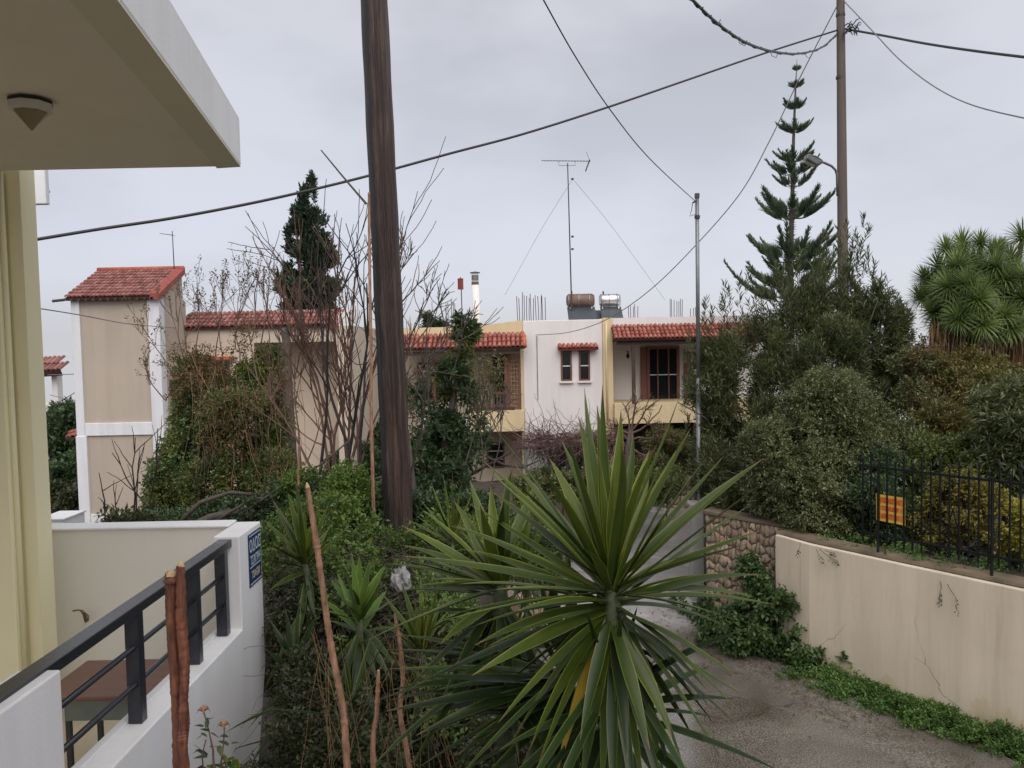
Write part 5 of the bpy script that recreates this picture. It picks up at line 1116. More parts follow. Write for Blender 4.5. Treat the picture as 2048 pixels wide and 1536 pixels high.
# upright leader shoots that break the outline
ld = [(1690, 480), (1705, 500), (1740, 545), (1665, 520), (1620, 560), (1580, 560), (1500, 575), (1470, 590), (1450, 600), (1410, 635), (1430, 640), (1540, 600), (1640, 540), (1715, 520), (1760, 575), (1725, 470), (1795, 640), (1812, 660), (1650, 500), (1600, 530), (1680, 530), (1385, 690), (1375, 740), (1380, 800), (1560, 560), (1520, 590)]
C_, A_ = [], []
for px, py in ld:
    for j in range(9):
        p = np.array(at(px + random.uniform(-10, 10) + j * random.uniform(-1.5, 1.5), py - 12 + j * 13, 16.6)); C_.append(p); A_.append([random.uniform(-.3, .3), random.uniform(-.3, .3), 1])
V_, F_ = sprigs(np.array(C_), np.array(A_), 12, .24, .16, .027, (14, 48), .12); npobj('crown', V_, F_, M['lf_oleander'], OL)
ls = []
for _ in range(60):
    e = np.array(ol[random.randrange(len(ol))][0]) + RNG.normal(size=3) * .4; s0 = np.array([6.0 + random.uniform(-1.2, 1.6), 16.6 + random.uniform(-.4, .4), 1.9]); tt = np.linspace(0, 1, 7)[:, None]; mid = s0 * .5 + e * .5 + np.array([0, 0, .3]); ls.append((1-tt)**2 * s0 + 2*tt*(1-tt) * mid + tt**2 * e)
strands('stem', ls, np.tile(np.linspace(.04, .012, 7), (60, 1)), M['bark'], OL)
# grey green mound in front, hanging over the wall
MD = thing('mounded_shrub', 'broad grey green small leaved shrub spilling over the wall top beside the fence', 'shrub', (5.0, 13.4, 1.94))
md = [PB(1640, 850, 14, 95), PB(1580, 900, 13.8, 75), PB(1720, 850, 14, 80), PB(1660, 790, 14.2, 60), PB(1560, 960, 13.6, 66), PB(1640, 950, 13.3, 85), PB(1740, 920, 13.5, 70), PB(1790, 880, 13.8, 45), PB(1600, 1010, 13.2, 60), PB(1680, 1020, 13.0, 58), PB(1520, 900, 14.2, 50), PB(1530, 980, 13.9, 46), PB(1660, 1055, 12.7, 34), PB(1720, 1000, 12.9, 50)]
foliage('crown', md, M['lf_olive'], 23000, 8, .14, .052, .028, MD, sub=11, up=.15, ang=(35, 80), subr=(.22, .42))
ls = []
for _ in range(50):
    e = np.array(md[random.randrange(len(md))][0]) + RNG.normal(size=3) * .3; s0 = np.array([5.2 + random.uniform(-.3, .5), 13.6, 1.9]); tt = np.linspace(0, 1, 7)[:, None]; mid = s0 * .4 + e * .6 + np.array([0, 0, .25]); ls.append((1-tt)**2 * s0 + 2*tt*(1-tt) * mid + tt**2 * e)
strands('stem', ls, np.tile(np.linspace(.03, .008, 7), (50, 1)), M['bark'], MD)
# trailing twigs over the wall face
PLs = [curve_pts(np.array(at(px, py, Y_)), np.array([random.uniform(-.5, .5), -.25, -1]), L_, 7, .25) for px, py, Y_, L_ in [(1640, 1098, 12.0, .35), (1632, 1098, 12.0, .22), (1600, 1085, 12.3, .2), (1895, 1168, 10.5, .38), (1880, 1163, 10.6, .3), (1650, 1100, 11.9, .15)]]
sto = strands('stem', PLs, np.tile(np.linspace(.005, .002, 7), (6, 1)), M['bark'], MD)
pts_ = np.concatenate([p[3:] for p in PLs]); V_, F_ = sprigs(pts_, np.tile([[0, -.2, -1.]], (len(pts_), 1)), 3, .05, .045, .022); npobj('trailing_leaves', V_, F_, M['lf_thicket'], MD)

# greenery by the white house
simple_tree('shrub', 'feathery olive bush under the right balcony of the white house', [PB(1335, 910, 24.8, 48), PB(1300, 930, 24.8, 36), PB(1375, 925, 24.8, 34)], leafmat('feathery_leaves', [(.045, .05, .022), (.08, .085, .03), (.11, .10, .04)]), 3600, 0, per=6, slen=.2, L=.10, Wd=.03, cat='shrub')
simple_tree('bougainvillea', 'pink flowering bougainvillea at the end of the low pink stone wall', [PB(1420, 905, 23.6, 22), PB(1440, 925, 23.5, 22)], 'lf_dark', 900, 0, cat='shrub', tr=.03, L=.09, Wd=.05)
foliage('blossom', [PB(1415, 903, 23.3, 14), PB(1440, 912, 23.2, 13)], M['lf_magenta'], 160, 5, .06, .06, .05, bpy.data.objects['bougainvillea'])
simple_tree('hedge', 'leafy hedge growing along the top of the left stone wall before the white house', [PB(1080, 965, 19, 30), PB(1120, 975, 18.8, 32), PB(1160, 968, 19, 30), PB(1200, 975, 19.5, 26), PB(1050, 985, 18, 26)], 'lf_olive', 5200, 1, per=7, slen=.13, L=.06, Wd=.035, cat='hedge', tr=.03)
simple_tree('shrub', 'low green bush at the lane edge in front of the pink stone wall', [PB(1315, 975, 21, 24), PB(1345, 968, 22.5, 20)], 'lf_mid', 1500, 0, cat='shrub', tr=.02, L=.07, Wd=.04)
simple_tree('shrub', 'green bush left of the lane just below the bare fruit tree', [PB(1245, 965, 20, 28), PB(1215, 985, 19, 26)], 'lf_mid', 1800, .8, cat='shrub', tr=.02, L=.07, Wd=.04)
# pergola with dormant vine
PG = thing('pergola', 'low pergola covered in dormant purple brown vine in front of the white house wall', 'pergola', (hx(1120), HY - 1.5, 0))
pz = hz(878, 1130)
for px in (1050, 1215): MB().box((hx(px, 900) - .05, HY - 2.0, 0), (hx(px, 900) + .05, HY - 1.9, pz)).build('post', M['steel'], PG)
for y in (-2.0, -.2): MB().beam((hx(1045, 900), HY + y, pz), (hx(1222, 900), HY + y, pz + .1), .07).build('beam', M['dark_wood'], PG)
PLs = [curve_pts((random.uniform(hx(1050), hx(1220)), HY - random.uniform(.2, 2.1), pz + random.uniform(-.05, .30)), nrm(RNG.normal(size=3) * [1, .6, .3]), random.uniform(.5, 1.6), 9, .30, .02) for _ in range(520)]
strands('vine', PLs, np.tile(np.linspace(.013, .005, 9), (len(PLs), 1)), M['vine'], PG)
PLs = [curve_pts((random.uniform(hx(1050), hx(1240)), HY - random.uniform(.6, 2.1), pz), np.array([random.uniform(-.3, .3), -.1, -1]), random.uniform(.4, 1.6), 9, .28, .05) for _ in range(150)]
strands('vine', PLs, np.tile(np.linspace(.012, .004, 9), (len(PLs), 1)), M['bark'], PG)
# bare fruit tree with lichen
BY = 17.5; FT = thing('bare_fruit_tree', 'gnarled leafless tree with knobbly spurs in front of the white house', 'tree', tuple(at(1255, 1010, BY)))
b0 = np.array(at(1255, 1025, BY)); ln_, rd_ = [], []
tr_pts = [at(1255, 1040, BY), at(1258, 960, BY), at(1256, 900, BY), at(1262, 860, BY)]
MB().tube(tr_pts, [.085, .075, .07, .055], 9).build('trunk', M['bark'], FT, True)
for (px, py, d, L_) in [(1262, 862, (.12, 0, 1), 1.0), (1260, 868, (-.65, .1, .55), .75), (1264, 866, (.75, 0, .35), .95), (1262, 880, (.9, -.2, .25), .9), (1258, 895, (.7, 0, -.35), .7), (1262, 870, (-.3, 0, .8), .8), (1264, 860, (.45, 0, .8), .9), (1260, 880, (-.8, 0, .2), .55)]:
    l2, r2 = bare_tree(np.array(at(px, py, BY)), [(d, 1)], L_, .026, 2, (4, 6), 6, .22, .03, .8, (.25, .5)); ln_.append(l2); rd_.append(r2)
strands('branch', np.concatenate(ln_), np.concatenate(rd_), M['bark_red'], FT, 5)

# ---------------------------------------------------------------- left thicket trees
# ivy-clad leaning tree with orange twigs
IV = thing('overgrown_tree', 'bushy tree swathed in green creeper with rusty dry twigs on top before the beige house', 'tree', tuple(Vector((at(440, 1000, 12).x, 12, 1.1))))
iv = [PE(415, 810, 12, 60, 60), PE(500, 775, 12, 46, 46), PE(470, 850, 11.6, 95, 80), PE(390, 900, 11.6, 75, 70), PE(530, 880, 11.8, 60, 80), PE(350, 960, 11.2, 60, 60), PE(440, 970, 11, 100, 70), PE(540, 960, 11, 70, 70), PE(390, 760, 12.2, 40, 45), PE(345, 1010, 11, 55, 50), PE(565, 1010, 10.6, 50, 60), PE(540, 730, 12.2, 26, 34)]
foliage('crown', iv, M['lf_creeper'], 17500, 7, .14, .044, .027, IV, sub=12, up=.2, subr=(.2, .42))
foliage('crown', iv, M['lf_ivy'], 4500, 6, .12, .055, .038, IV, sub=8, up=.1, subr=(.2, .45))
foliage('dry_leaves', [PE(375, 715, 12, 50, 34), PE(430, 725, 12, 60, 26), PE(500, 690, 12.1, 46, 40), PE(520, 650, 12.1, 22, 30), PE(380, 780, 11.5, 40, 40), PE(470, 830, 10.6, 60, 90), PE(560, 800, 11.6, 30, 60), PE(400, 750, 11.6, 60, 30)], M['lf_rust'], 1300, 4, .10, .055, .022, IV, sub=6, up=.5)
ln_, rd_ = [], []
for px, py, dx, L_ in [(370, 730, -.2, 1.1), (390, 720, .05, 1.25), (430, 720, .1, 1.1), (470, 700, .02, 1.3), (500, 690, .12, 1.35), (520, 700, .3, 1.3), (350, 760, -.5, 1.0), (330, 800, -.7, .8), (540, 700, .1, 1.0), (480, 740, -.1, 1.3), (450, 745, .25, 1.2), (395, 760, -.4, 1.1)]:
    l2, r2 = bare_tree(np.array(at(px, py, 12)), [((dx, random.uniform(-.2, .2), 1), 1)], L_, .014, 2, (3, 5), 6, .14, .05, .55, (.3, .6)); ln_.append(l2); rd_.append(r2)
L_all = np.concatenate(ln_); strands('twig', L_all, np.concatenate(rd_) * .8, M['bark_red'], IV)
tip = L_all[:, -2:].reshape(-1, 3); tip = tip[RNG.random(len(tip)) < .8]; V_, F_ = sprigs(tip, np.tile([[0, 0, 1.]], (len(tip), 1)), 3, .08, .05, .022); npobj('twig_leaves', V_, F_, leafmat('sparse_twig_leaves', [(.07, .06, .03), (.12, .08, .04), (.06, .07, .03)]), IV)
PLs = [curve_pts(np.array(at(random.uniform(380, 600), random.uniform(700, 980), 10.9 - random.random() * .5)), np.array([random.uniform(-.2, .25), 0, -1]), random.uniform(.4, 1.7), 8, .10) for _ in range(110)]
strands('hanging_stem', PLs[:70], np.tile(np.linspace(.0045, .003, 8), (70, 1)), M['bark_red'], IV)
strands('hanging_stem', PLs[70:], np.tile(np.linspace(.004, .003, 8), (40, 1)), M['dry'], IV)
trunk(IV, [(at(440, 1000, 12).x, 12, 1.1), at(450, 930, 12), at(440, 820, 12)], .14, .07)
# bare branches lower left near the tower
ln_, rd_ = [], []
for px, py, d, L_ in [(280, 1050, (-.25, 0, 1), 1.1), (262, 1055, (.1, 0, 1), 1.3), (215, 1055, (-.25, 0, 1), .75), (330, 1050, (-.6, 0, .7), 1.2), (300, 1000, (.1, 0, 1), 1.0), (238, 1060, (-.05, 0, 1), .5)]:
    l2, r2 = bare_tree(np.array(at(px, py, 10.5)), [(d, 1)], L_, .016, 1, (2, 4), 7, .10, .04, .6, (.3, .6)); ln_.append(l2); rd_.append(r2)
BB = thing('bare_shrub', 'sparse leafless shrub in front of the white base of the beige tower', 'shrub', tuple(at(270, 1060, 10.5)))
strands('branch', np.concatenate(ln_), np.concatenate(rd_), M['bark_black'], BB)
foliage('leaf_tuft', [PE(245, 1045, 9, 36, 16), PE(300, 1030, 10.4, 20, 16), PE(285, 1055, 9, 36, 14)], M['lf_thicket'], 500, 5, .1, .07, .025, BB)
# fig-like tree with upright shoots, left of the pole
FG = thing('bare_tree', 'leafless many stemmed tree with tall upright reddish shoots left of the wooden pole', 'tree', tuple(Vector((at(690, 1000, 9.3).x, 9.3, 1.2))))
ln_, rd_ = [], []
for px, py, d, L_, r_ in [(680, 1010, (-.06, .1, 1), 2.7, .022), (690, 1010, (.04, -.1, 1), 2.7, .024), (700, 1000, (.12, 0, 1), 2.3, .022), (670, 1000, (-.2, 0, 1), 2.3, .020), (650, 1010, (-.3, .1, 1), 2.0, .018), (705, 1010, (.15, .2, 1), 2.1, .018), (688, 1000, (0, .2, 1), 2.8, .020), (725, 1000, (.0, .2, 1), 2.3, .016), (610, 1010, (-.05, 0, 1), 2.1, .013), (660, 1000, (.10, 0, 1), 2.7, .017), (675, 980, (-.1, 0, 1), 2.4, .012)]:
    l2, r2 = bare_tree(np.array(at(px, py, 9.3)), [(d, 1)], L_, r_, 2, (5, 7), 8, .085, .05, .42, (.28, .5)); ln_.append(l2); rd_.append(r2)
strands('branch', np.concatenate(ln_), np.concatenate(rd_), M['bark_red'], FG, 5)
trunk(FG, [(at(690, 1010, 9.3).x, 9.3, 1.1), at(690, 1040, 9.3), at(688, 1000, 9.3)], .09, .05, 'bark_black')
ln_, rd_ = [], []
for px, py, d, L_, r_ in [(690, 960, (.25, 0, 1), 2.3, .022), (700, 900, (-.3, 0, 1), 2.2, .020), (640, 950, (.15, 0, 1), 2.4, .02), (720, 940, (-.05, 0, 1), 2.6, .018)]:
    l2, r2 = bare_tree(np.array(at(px, py, 9.0)), [(d, 1)], L_, r_, 2, (3, 5), 8, .11, .06, .5, (.35, .65)); ln_.append(l2); rd_.append(r2)
strands('branch', np.concatenate(ln_), np.concatenate(rd_), M['bark_black'], FG, 5)
# tall dead cane against the pole
stem('dead_cane', 'orange brown dead cane leaning against the left side of the wooden pole', 'cane', [at(642, 300, 7.6), at(690, 358, 7.6), at(733, 408, 7.6)], [.006, .009, .012], M['bark'], False, 0)
stem('dead_cane', 'straight rusty cane standing upright along the wooden pole', 'cane', [at(738, 385, 7.7), at(739, 520, 7.7), at(742, 700, 7.7), at(744, 900, 7.7), Vector((at(744, 900, 7.7).x, 7.7, 1.5))], [.012, .014, .016, .017, .02], M['bark_tan'], False, 0)
stem('dead_cane', 'pale tan cane in the thicket between the beige house and the bare tree', 'cane', [at(598, 890, 8.4), at(597, 960, 8.4), at(600, 1040, 8.4), Vector((at(600, 1040, 8.4).x, 8.4, 1.2))], [.013, .015, .016, .018], M['bark_tan'], False, 0)
# bare tree right of the pole
BT = thing('bare_tree', 'leafless tree with curving grey twigs spreading right from behind the wooden pole', 'tree', tuple(Vector((at(830, 1000, 8.8).x, 8.8, 1.2))))
ln_, rd_ = [], []
for px, py, d, L_, r_ in [(800, 760, (.3, 0, 1), 1.2, .010), (800, 700, (.7, 0, .75), .95, .009), (805, 830, (.55, 0, .9), 1.2, .011), (815, 760, (.9, 0, .6), 1.0, .010), (790, 650, (.25, 0, 1), .95, .009), (830, 900, (.75, 0, .75), 1.3, .013), (900, 760, (.55, 0, .8), .8, .008), (930, 930, (.35, 0, .9), .9, .009), (960, 960, (.15, 0, 1), .9, .008), (980, 980, (.4, 0, .9), .9, .008), (780, 600, (.35, 0, .9), .75, .008), (820, 1000, (.2, 0, 1), 1.8, .016), (930, 850, (.75, 0, .25), .75, .008)]:
    l2, r2 = bare_tree(np.array(at(px, py, 8.8 + random.uniform(-.2, .3))), [(d, 1)], L_, r_, 2, (3, 5), 7, .12, .05, .5, (.3, .55)); ln_.append(l2); rd_.append(r2)
strands('branch', np.concatenate(ln_), np.concatenate(rd_), M['bark'], BT, 5)
trunk(BT, [(at(830, 1000, 8.8).x, 8.8, 1.1), at(825, 980, 8.8), at(812, 860, 8.8)], .06, .035)
# evergreen right of the pole
LQ = thing('evergreen_tree', 'slim dark evergreen with rounded leaf tufts right of the wooden pole', 'tree', tuple(Vector((at(880, 1010, 10).x, 10, 1.15))))
lq = [PB(930, 670, 10.2, 18), PB(918, 720, 10.2, 22), PB(905, 780, 10.2, 20), PB(868, 840, 10.2, 30), PB(920, 855, 10, 28), PB(880, 885, 10, 44), PB(850, 930, 9.8, 42), PB(925, 920, 9.8, 34), PB(830, 800, 10.2, 20), PB(950, 850, 10, 16), PB(890, 980, 9.6, 60), PB(840, 870, 10, 28)]
foliage('crown', lq[:3], M['lf_mid'], 220, 10, .10, .10, .034, LQ, sub=6, up=.7, ang=(30, 75))
foliage('crown', lq[3:], M['lf_dark'], 1350, 9, .12, .085, .036, LQ, sub=9, up=.4, ang=(35, 80))
foliage('leaf_tuft', [PB(928, 655, 10.1, 16), PB(940, 672, 10.1, 10), PB(905, 745, 10, 22), PB(875, 760, 10, 16), PB(965, 880, 9.8, 12), PB(925, 640, 10.1, 7), PB(935, 790, 10, 16)], M['lf_dark'], 130, 10, .09, .10, .034, LQ, sub=3, up=.8)
trunk(LQ, [(at(880, 1010, 10).x, 10, 1.1), at(890, 900, 10), at(912, 760, 10.1), at(928, 650, 10.1)], .07, .02)
simple_tree('shrub', 'thin yellowish green shrub beside the evergreen in front of the left balcony', [PB(960, 760, 11, 36), PB(940, 790, 11, 34), PB(980, 735, 11, 22), PB(845, 770, 11, 34), PB(830, 800, 11, 30)], leafmat('thin_shrub_leaves', [(.07, .065, .03), (.11, .10, .045), (.05, .06, .025)]), 700, 1.1, per=6, slen=.12, L=.05, Wd=.02, cat='shrub', tr=.03)
# heavy arching limbs
AL = thing('arching_branches', 'thick grey fallen branches arching through the thicket before the creeper clad tree', 'branch', tuple(at(450, 1040, 8.5)))
for pts, r_ in [([(365, 1040), (400, 1005), (460, 985), (520, 990)], .028), ([(340, 1075), (420, 1035), (480, 1022), (560, 1030), (610, 1060)], .05), ([(420, 1050), (500, 1000), (580, 985), (640, 975)], .018), ([(480, 1030), (560, 975), (640, 930), (700, 880)], .015), ([(500, 1025), (520, 1050), (540, 1080)], .035), ([(700, 1040), (720, 990), (740, 960), (780, 950)], .02)]:
    MB().tube([at(x, y, 8.4 + .1 * i) for i, (x, y) in enumerate(pts)], [r_ * (1 - .12 * i) for i in range(len(pts))], 8).build('limb', M['bark'], AL, True)
for pts in ([(940, 950), (985, 925), (1020, 905), (1045, 882)], [(975, 915), (1010, 930), (1045, 935), (1080, 920)]):
    MB().tube([at(x, y, 9.5) for x, y in pts], [.022, .018, .014, .008], 7).build('limb', M['bark_black'], AL, True)

# ---------------------------------------------------------------- undergrowth
def stuff(name, label, cat, *a, **k):
    o = foliage(name, *a, **k); return tag(o, label, cat, kind='stuff')
stuff('undergrowth', 'dense dark tangled undergrowth between the white parapet and the yucca', 'undergrowth',
      [PE(562, 1270, 5.95, 34, 60), PE(556, 1370, 5.75, 30, 60), PE(625, 1270, 5.6, 80, 110), PE(650, 1410, 4.6, 90, 110), PE(590, 1180, 6.3, 50, 80), PE(700, 1250, 6.0, 90, 110), PE(740, 1400, 4.8, 110, 120), PE(700, 1520, 4.0, 130, 110), PE(850, 1460, 4.8, 120, 110), PE(860, 1280, 6.2, 110, 110), PE(950, 1380, 5.6, 100, 110), PE(1000, 1500, 4.6, 100, 90), PE(610, 1530, 4.1, 70, 100), PE(560, 1540, 4.9, 50, 90), PE(1060, 1500, 4.4, 90, 110), PE(800, 1180, 6.8, 90, 60)],
      M['lf_thicket'], 32000, 7, .10, .031, .017, sub=12, up=.1, subr=(.18, .4), shell=.45)
stuff('undergrowth', 'bright green weeds and creepers in front of the wooden pole', 'undergrowth',
      [PE(560, 1080, 7.2, 50, 45), PE(640, 1040, 7.4, 60, 50), PE(700, 1090, 7.0, 60, 50), PE(760, 1110, 7.0, 60, 42), PE(860, 1080, 7.2, 55, 40), PE(690, 990, 8.2, 55, 45), PE(610, 980, 8.6, 45, 40), PE(930, 1100, 7.2, 50, 44), PE(740, 1150, 6.6, 50, 40), PE(560, 1130, 6.8, 40, 40)],
      M['lf_bright'], 6000, 6, .12, .042, .022, sub=10, up=.5, subr=(.2, .45))
stuff('undergrowth', 'dark green leafy understorey around the foot of the bare trees', 'undergrowth',
      [PE(560, 1040, 8.6, 60, 60), PE(650, 1030, 8.6, 70, 70), PE(740, 1030, 8.8, 70, 60), PE(840, 1040, 8.6, 80, 60), PE(930, 1060, 8.6, 70, 60), PE(480, 1040, 9.4, 60, 40), PE(380, 1060, 9.4, 80, 40), PE(300, 1065, 9.5, 50, 26), PE(1010, 1080, 9.0, 60, 60), PE(1080, 1130, 9.4, 50, 60)],
      M['lf_dark'], 14000, 7, .12, .048, .030, sub=10, up=.3, subr=(.2, .45))
stuff('undergrowth', 'patches of yellow green leaves among the undergrowth left of the yucca', 'undergrowth',
      [PE(820, 1150, 6.2, 45, 24), PE(860, 1170, 5.9, 34, 20), PE(700, 1210, 5.5, 40, 40), PE(880, 1230, 5.6, 60, 30), PE(950, 1250, 5.3, 50, 26), PE(640, 1130, 6.3, 40, 36), PE(720, 1130, 6.1, 50, 50), PE(900, 1400, 4.4, 60, 60), PE(700, 1330, 4.9, 40, 50)],
      M['lf_bright'], 1500, 5, .08, .036, .022, sub=7, up=.5)
# dry vines hanging everywhere over the thicket
PLs = []
for _ in range(520):
    px = random.uniform(575, 900); py = random.uniform(1080, 1420); Y_ = 6.6 - (py - 1080) / 456 * 2.4 - random.random() * .3
    PLs.append(curve_pts(np.array(at(px, py, Y_)), nrm(np.array([random.uniform(-.8, .8), random.uniform(-.5, .2), random.uniform(-1.3, .5)])), random.uniform(.25, .9), 9, .22, .07))
tag(strands('dry_vines', PLs, np.tile(np.linspace(.0028, .0012, 9), (len(PLs), 1)), M['bark'], None), 'mesh of thin dry brown vines over the undergrowth', 'vines', kind='stuff')
PLs = []
for _ in range(34):
    px = random.uniform(600, 860); PLs.append(curve_pts(np.array(at(px, random.uniform(1230, 1380), 3.7)), np.array([random.uniform(-.5, .5), 0, -1]), random.uniform(.3, .9), 9, .05))
tag(strands('dry_grass', PLs, np.tile(np.linspace(.0009, .0013, 9), (len(PLs), 1)), M['dry'], None), 'straw coloured dry grass stalks hanging in front of the thicket', 'grass', kind='stuff')
# plastic bag caught in the thicket
bg = thing('plastic_bag', 'crumpled white plastic bag caught in the undergrowth left of the yucca', 'bag', tuple(at(803, 1165, 5.4)))
import bmesh
bm = bmesh.new(); bmesh.ops.create_icosphere(bm, subdivisions=3, radius=1.0); bc = at(803, 1163, 5.4)
for v in bm.verts:
    n_ = v.co.normalized(); k = 1 + .35 * math.sin(7 * n_.x + 3 * n_.z) * math.cos(6 * n_.y + 2) + random.uniform(-.12, .12); v.co = Vector((n_.x * .062 * k, n_.y * .05 * k, n_.z * .085 * k * (1.1 if n_.z > 0 else .8)))
me = bpy.data.meshes.new('bag_skin'); bm.to_mesh(me); bm.free(); me.materials.append(M['plastic_white']); link('bag_skin', me, bg, bc)

# weeds strip along the right wall and heap of ivy at the stone wall corner
ws = []
base_pts = [((WALL[i][0], WALL[i][1])) for i in range(1, 11)]
for i in range(300):
    q_, _ = along([(p[0], p[1]) for p in base_pts], random.uniform(0, 9.5)) or (None, 0)
    if q_ is None: continue
    off_ = random.uniform(.05, .62) ; d = Vector((-.72, -.6, 0)).normalized(); ws.append(((q_.x + d.x * off_, q_.y + d.y * off_, .06), (.20, .20, random.uniform(.08, .20))))
stuff('weed_strip', 'strip of low bright weeds along the foot of the cream retaining wall', 'weeds', ws, M['lf_weed'], 22000, 6, .07, .042, .026, sub=3, up=.8, subr=(.3, .6))
PK = thing('ivy_heap', 'heap of dark ivy at the corner where the stone wall meets the cream wall', 'ivy', (4.0, 12.9, 0))
hp = [((4.25, 12.75, .5), (.50, .4, .70)), ((3.85, 12.95, .35), (.55, .45, .55)), ((3.6, 13.4, .2), (.5, .4, .3)), ((4.2, 13.05, .8), (.25, .25, .5)), ((4.05, 13.35, 1.2), (.2, .2, .35)), ((3.7, 13.6, .15), (.35, .35, .25)), ((3.75, 14.1, .2), (.25, .3, .25)), ((4.55, 12.25, .2), (.35, .3, .3)), ((3.5, 14.3, .12), (.3, .35, .18)), ((3.35, 14.9, .12), (.3, .4, .18))]
foliage('leaves', hp, M['lf_ivy'], 5200, 6, .10, .075, .055, PK, sub=8, up=.2, ang=(50, 90))
PLs = [curve_pts((4.2 + random.uniform(-.2, .3), 13.0 + random.uniform(-.2, .3), .1), np.array([random.uniform(-.3, .1), .15, 1]), random.uniform(.6, 1.5), 7, .12) for _ in range(14)]
strands('stem', PLs, np.tile(np.linspace(.012, .005, 7), (14, 1)), M['bark'], PK)
w2 = thing('wall_weed', 'small leafy weed growing against the foot of the cream wall', 'plant', tuple(ontoz(1690, 1340, .1)))
c_ = ontoz(1688, 1345, .1); foliage('leaves', [((c_.x, c_.y - .05, .28), (.10, .05, .16))], M['lf_ivy'], 60, 5, .06, .07, .05, w2, sub=2, up=.4)
MB().tube([(c_.x, c_.y - .05, .05), (c_.x, c_.y - .06, .35), (c_.x + .02, c_.y - .06, .58)], .004, 5).build('stem', M['bark'], w2)
lit = []
for i in range(420):
    y = random.uniform(9, 15); x = float(rx_(y)) - abs(random.gauss(0, .5)) - .05; lit.append((x, y, .075))
lit = np.array(lit); D_ = nrm(RNG.normal(size=lit.shape) * [1, 1, .08]); V_, F_ = leaf_geo(lit, D_, RNG.uniform(.03, .07, len(lit)), RNG.uniform(.02, .035, len(lit)), .1, np.tile([[0, 0, 3.]], (len(lit), 1)))
tag(npobj('leaf_litter', V_, F_, M['lf_rust']), 'fallen brown leaves scattered on the lane along the weed strip', 'leaves', kind='stuff')
# left verge of lane
ws = [((float(lx(y)) - random.uniform(.0, .35), y, .08), (.16, .16, .12)) for y in np.linspace(10, 24, 70)]
stuff('verge_weeds', 'thin line of weeds along the left edge of the lane', 'weeds', ws, M['lf_weed'], 2600, 5, .08, .05, .03, sub=2, up=.8)

# ---------------------------------------------------------------- yuccas
def yucca(name, label, C, tips, L0=.78, W0=.044, extra=0, mat='yucca', Yc=None, trunk_to=None, seed=1, low=0, dark='yucca_dk', Lx=None, sc=1.0):
    rg = random.Random(seed); t_ = thing(name, label, 'plant', tuple(trunk_to or C)); C = Vector(C); Yc = C.y
    def add(vec, w, dr, mt, ax=(0, -.15, 1)):
        dn = Vector(vec).normalized(); b0_ = C + dn * .028 - Vector((0, 0, 1)) * (rg.uniform(0, .06) + max(0, .2 - dn.z) * rg.uniform(.0, .06) - max(0, dn.z - .35) * rg.uniform(0, .16))
        V_, F_, U_ = blade_geo(tuple(b0_), tuple(C + Vector(vec) - b0_), w, dr * rg.uniform(.5, 1.5), ax, 11, .25, rg.uniform(-.35, .35), rg.gauss(0, .035)); npobj('leaf', V_, F_, M[mt], t_, True, U_)
    for tp_ in tips:
        px, py = tp_[0], tp_[1]; s = tp_[2] if len(tp_) > 2 else rg.choice((-1, -1, 1)); mt = tp_[3] if len(tp_) > 3 else mat
        L = L0 * rg.uniform(.94, 1.06); p = at(px, py, Yc) - C; q2 = L * L - p.length_squared
        dy = math.sqrt(q2) * s if q2 > 0 else 0
        dy = max(-.42 * L0, min(.5 * L0, dy)); v = at(px, py, Yc + dy) - C
        up_ = v.normalized().z; add(v, W0 * rg.uniform(.85, 1.2), .03 if up_ > .2 else .07, mt)
    for k in range(extra):
        a = rg.uniform(0, 6.28); el_ = rg.uniform(-.2, 1.35) if k >= low else rg.uniform(-1.3, -.15); L = (Lx or L0) * rg.uniform(.75, 1.0)
        v = Vector((math.cos(a) * math.cos(el_), math.sin(a) * math.cos(el_), math.sin(el_))) * L
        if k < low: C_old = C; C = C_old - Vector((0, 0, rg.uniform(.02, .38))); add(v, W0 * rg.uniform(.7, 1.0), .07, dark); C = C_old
        else: add(v, W0 * rg.uniform(.7, 1.0), .04, mat)
    for k in range(14):
        a = k * 2.4; el_ = rg.uniform(.6, 1.5); v = Vector((math.cos(a) * math.cos(el_), math.sin(a) * math.cos(el_), math.sin(el_))) * (L0 * rg.uniform(.25, .62)); add(v, W0 * .8, .02, mat)
    for k in range(14):
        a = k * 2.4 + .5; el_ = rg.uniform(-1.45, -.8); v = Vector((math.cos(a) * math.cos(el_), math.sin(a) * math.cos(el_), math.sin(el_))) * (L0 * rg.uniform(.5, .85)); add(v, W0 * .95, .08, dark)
    if trunk_to:
        b = Vector(trunk_to); MB().tube([b, (b + C) / 2 + Vector((.02, 0, 0)), C - Vector((0, 0, .05)), C + Vector((0, 0, .04))], [.06 * sc, .045 * sc, .032 * sc, .012 * sc], 10).build('trunk', M['green_stem'], t_, True)
    return t_
C1 = at(1222, 1180, 2.6)
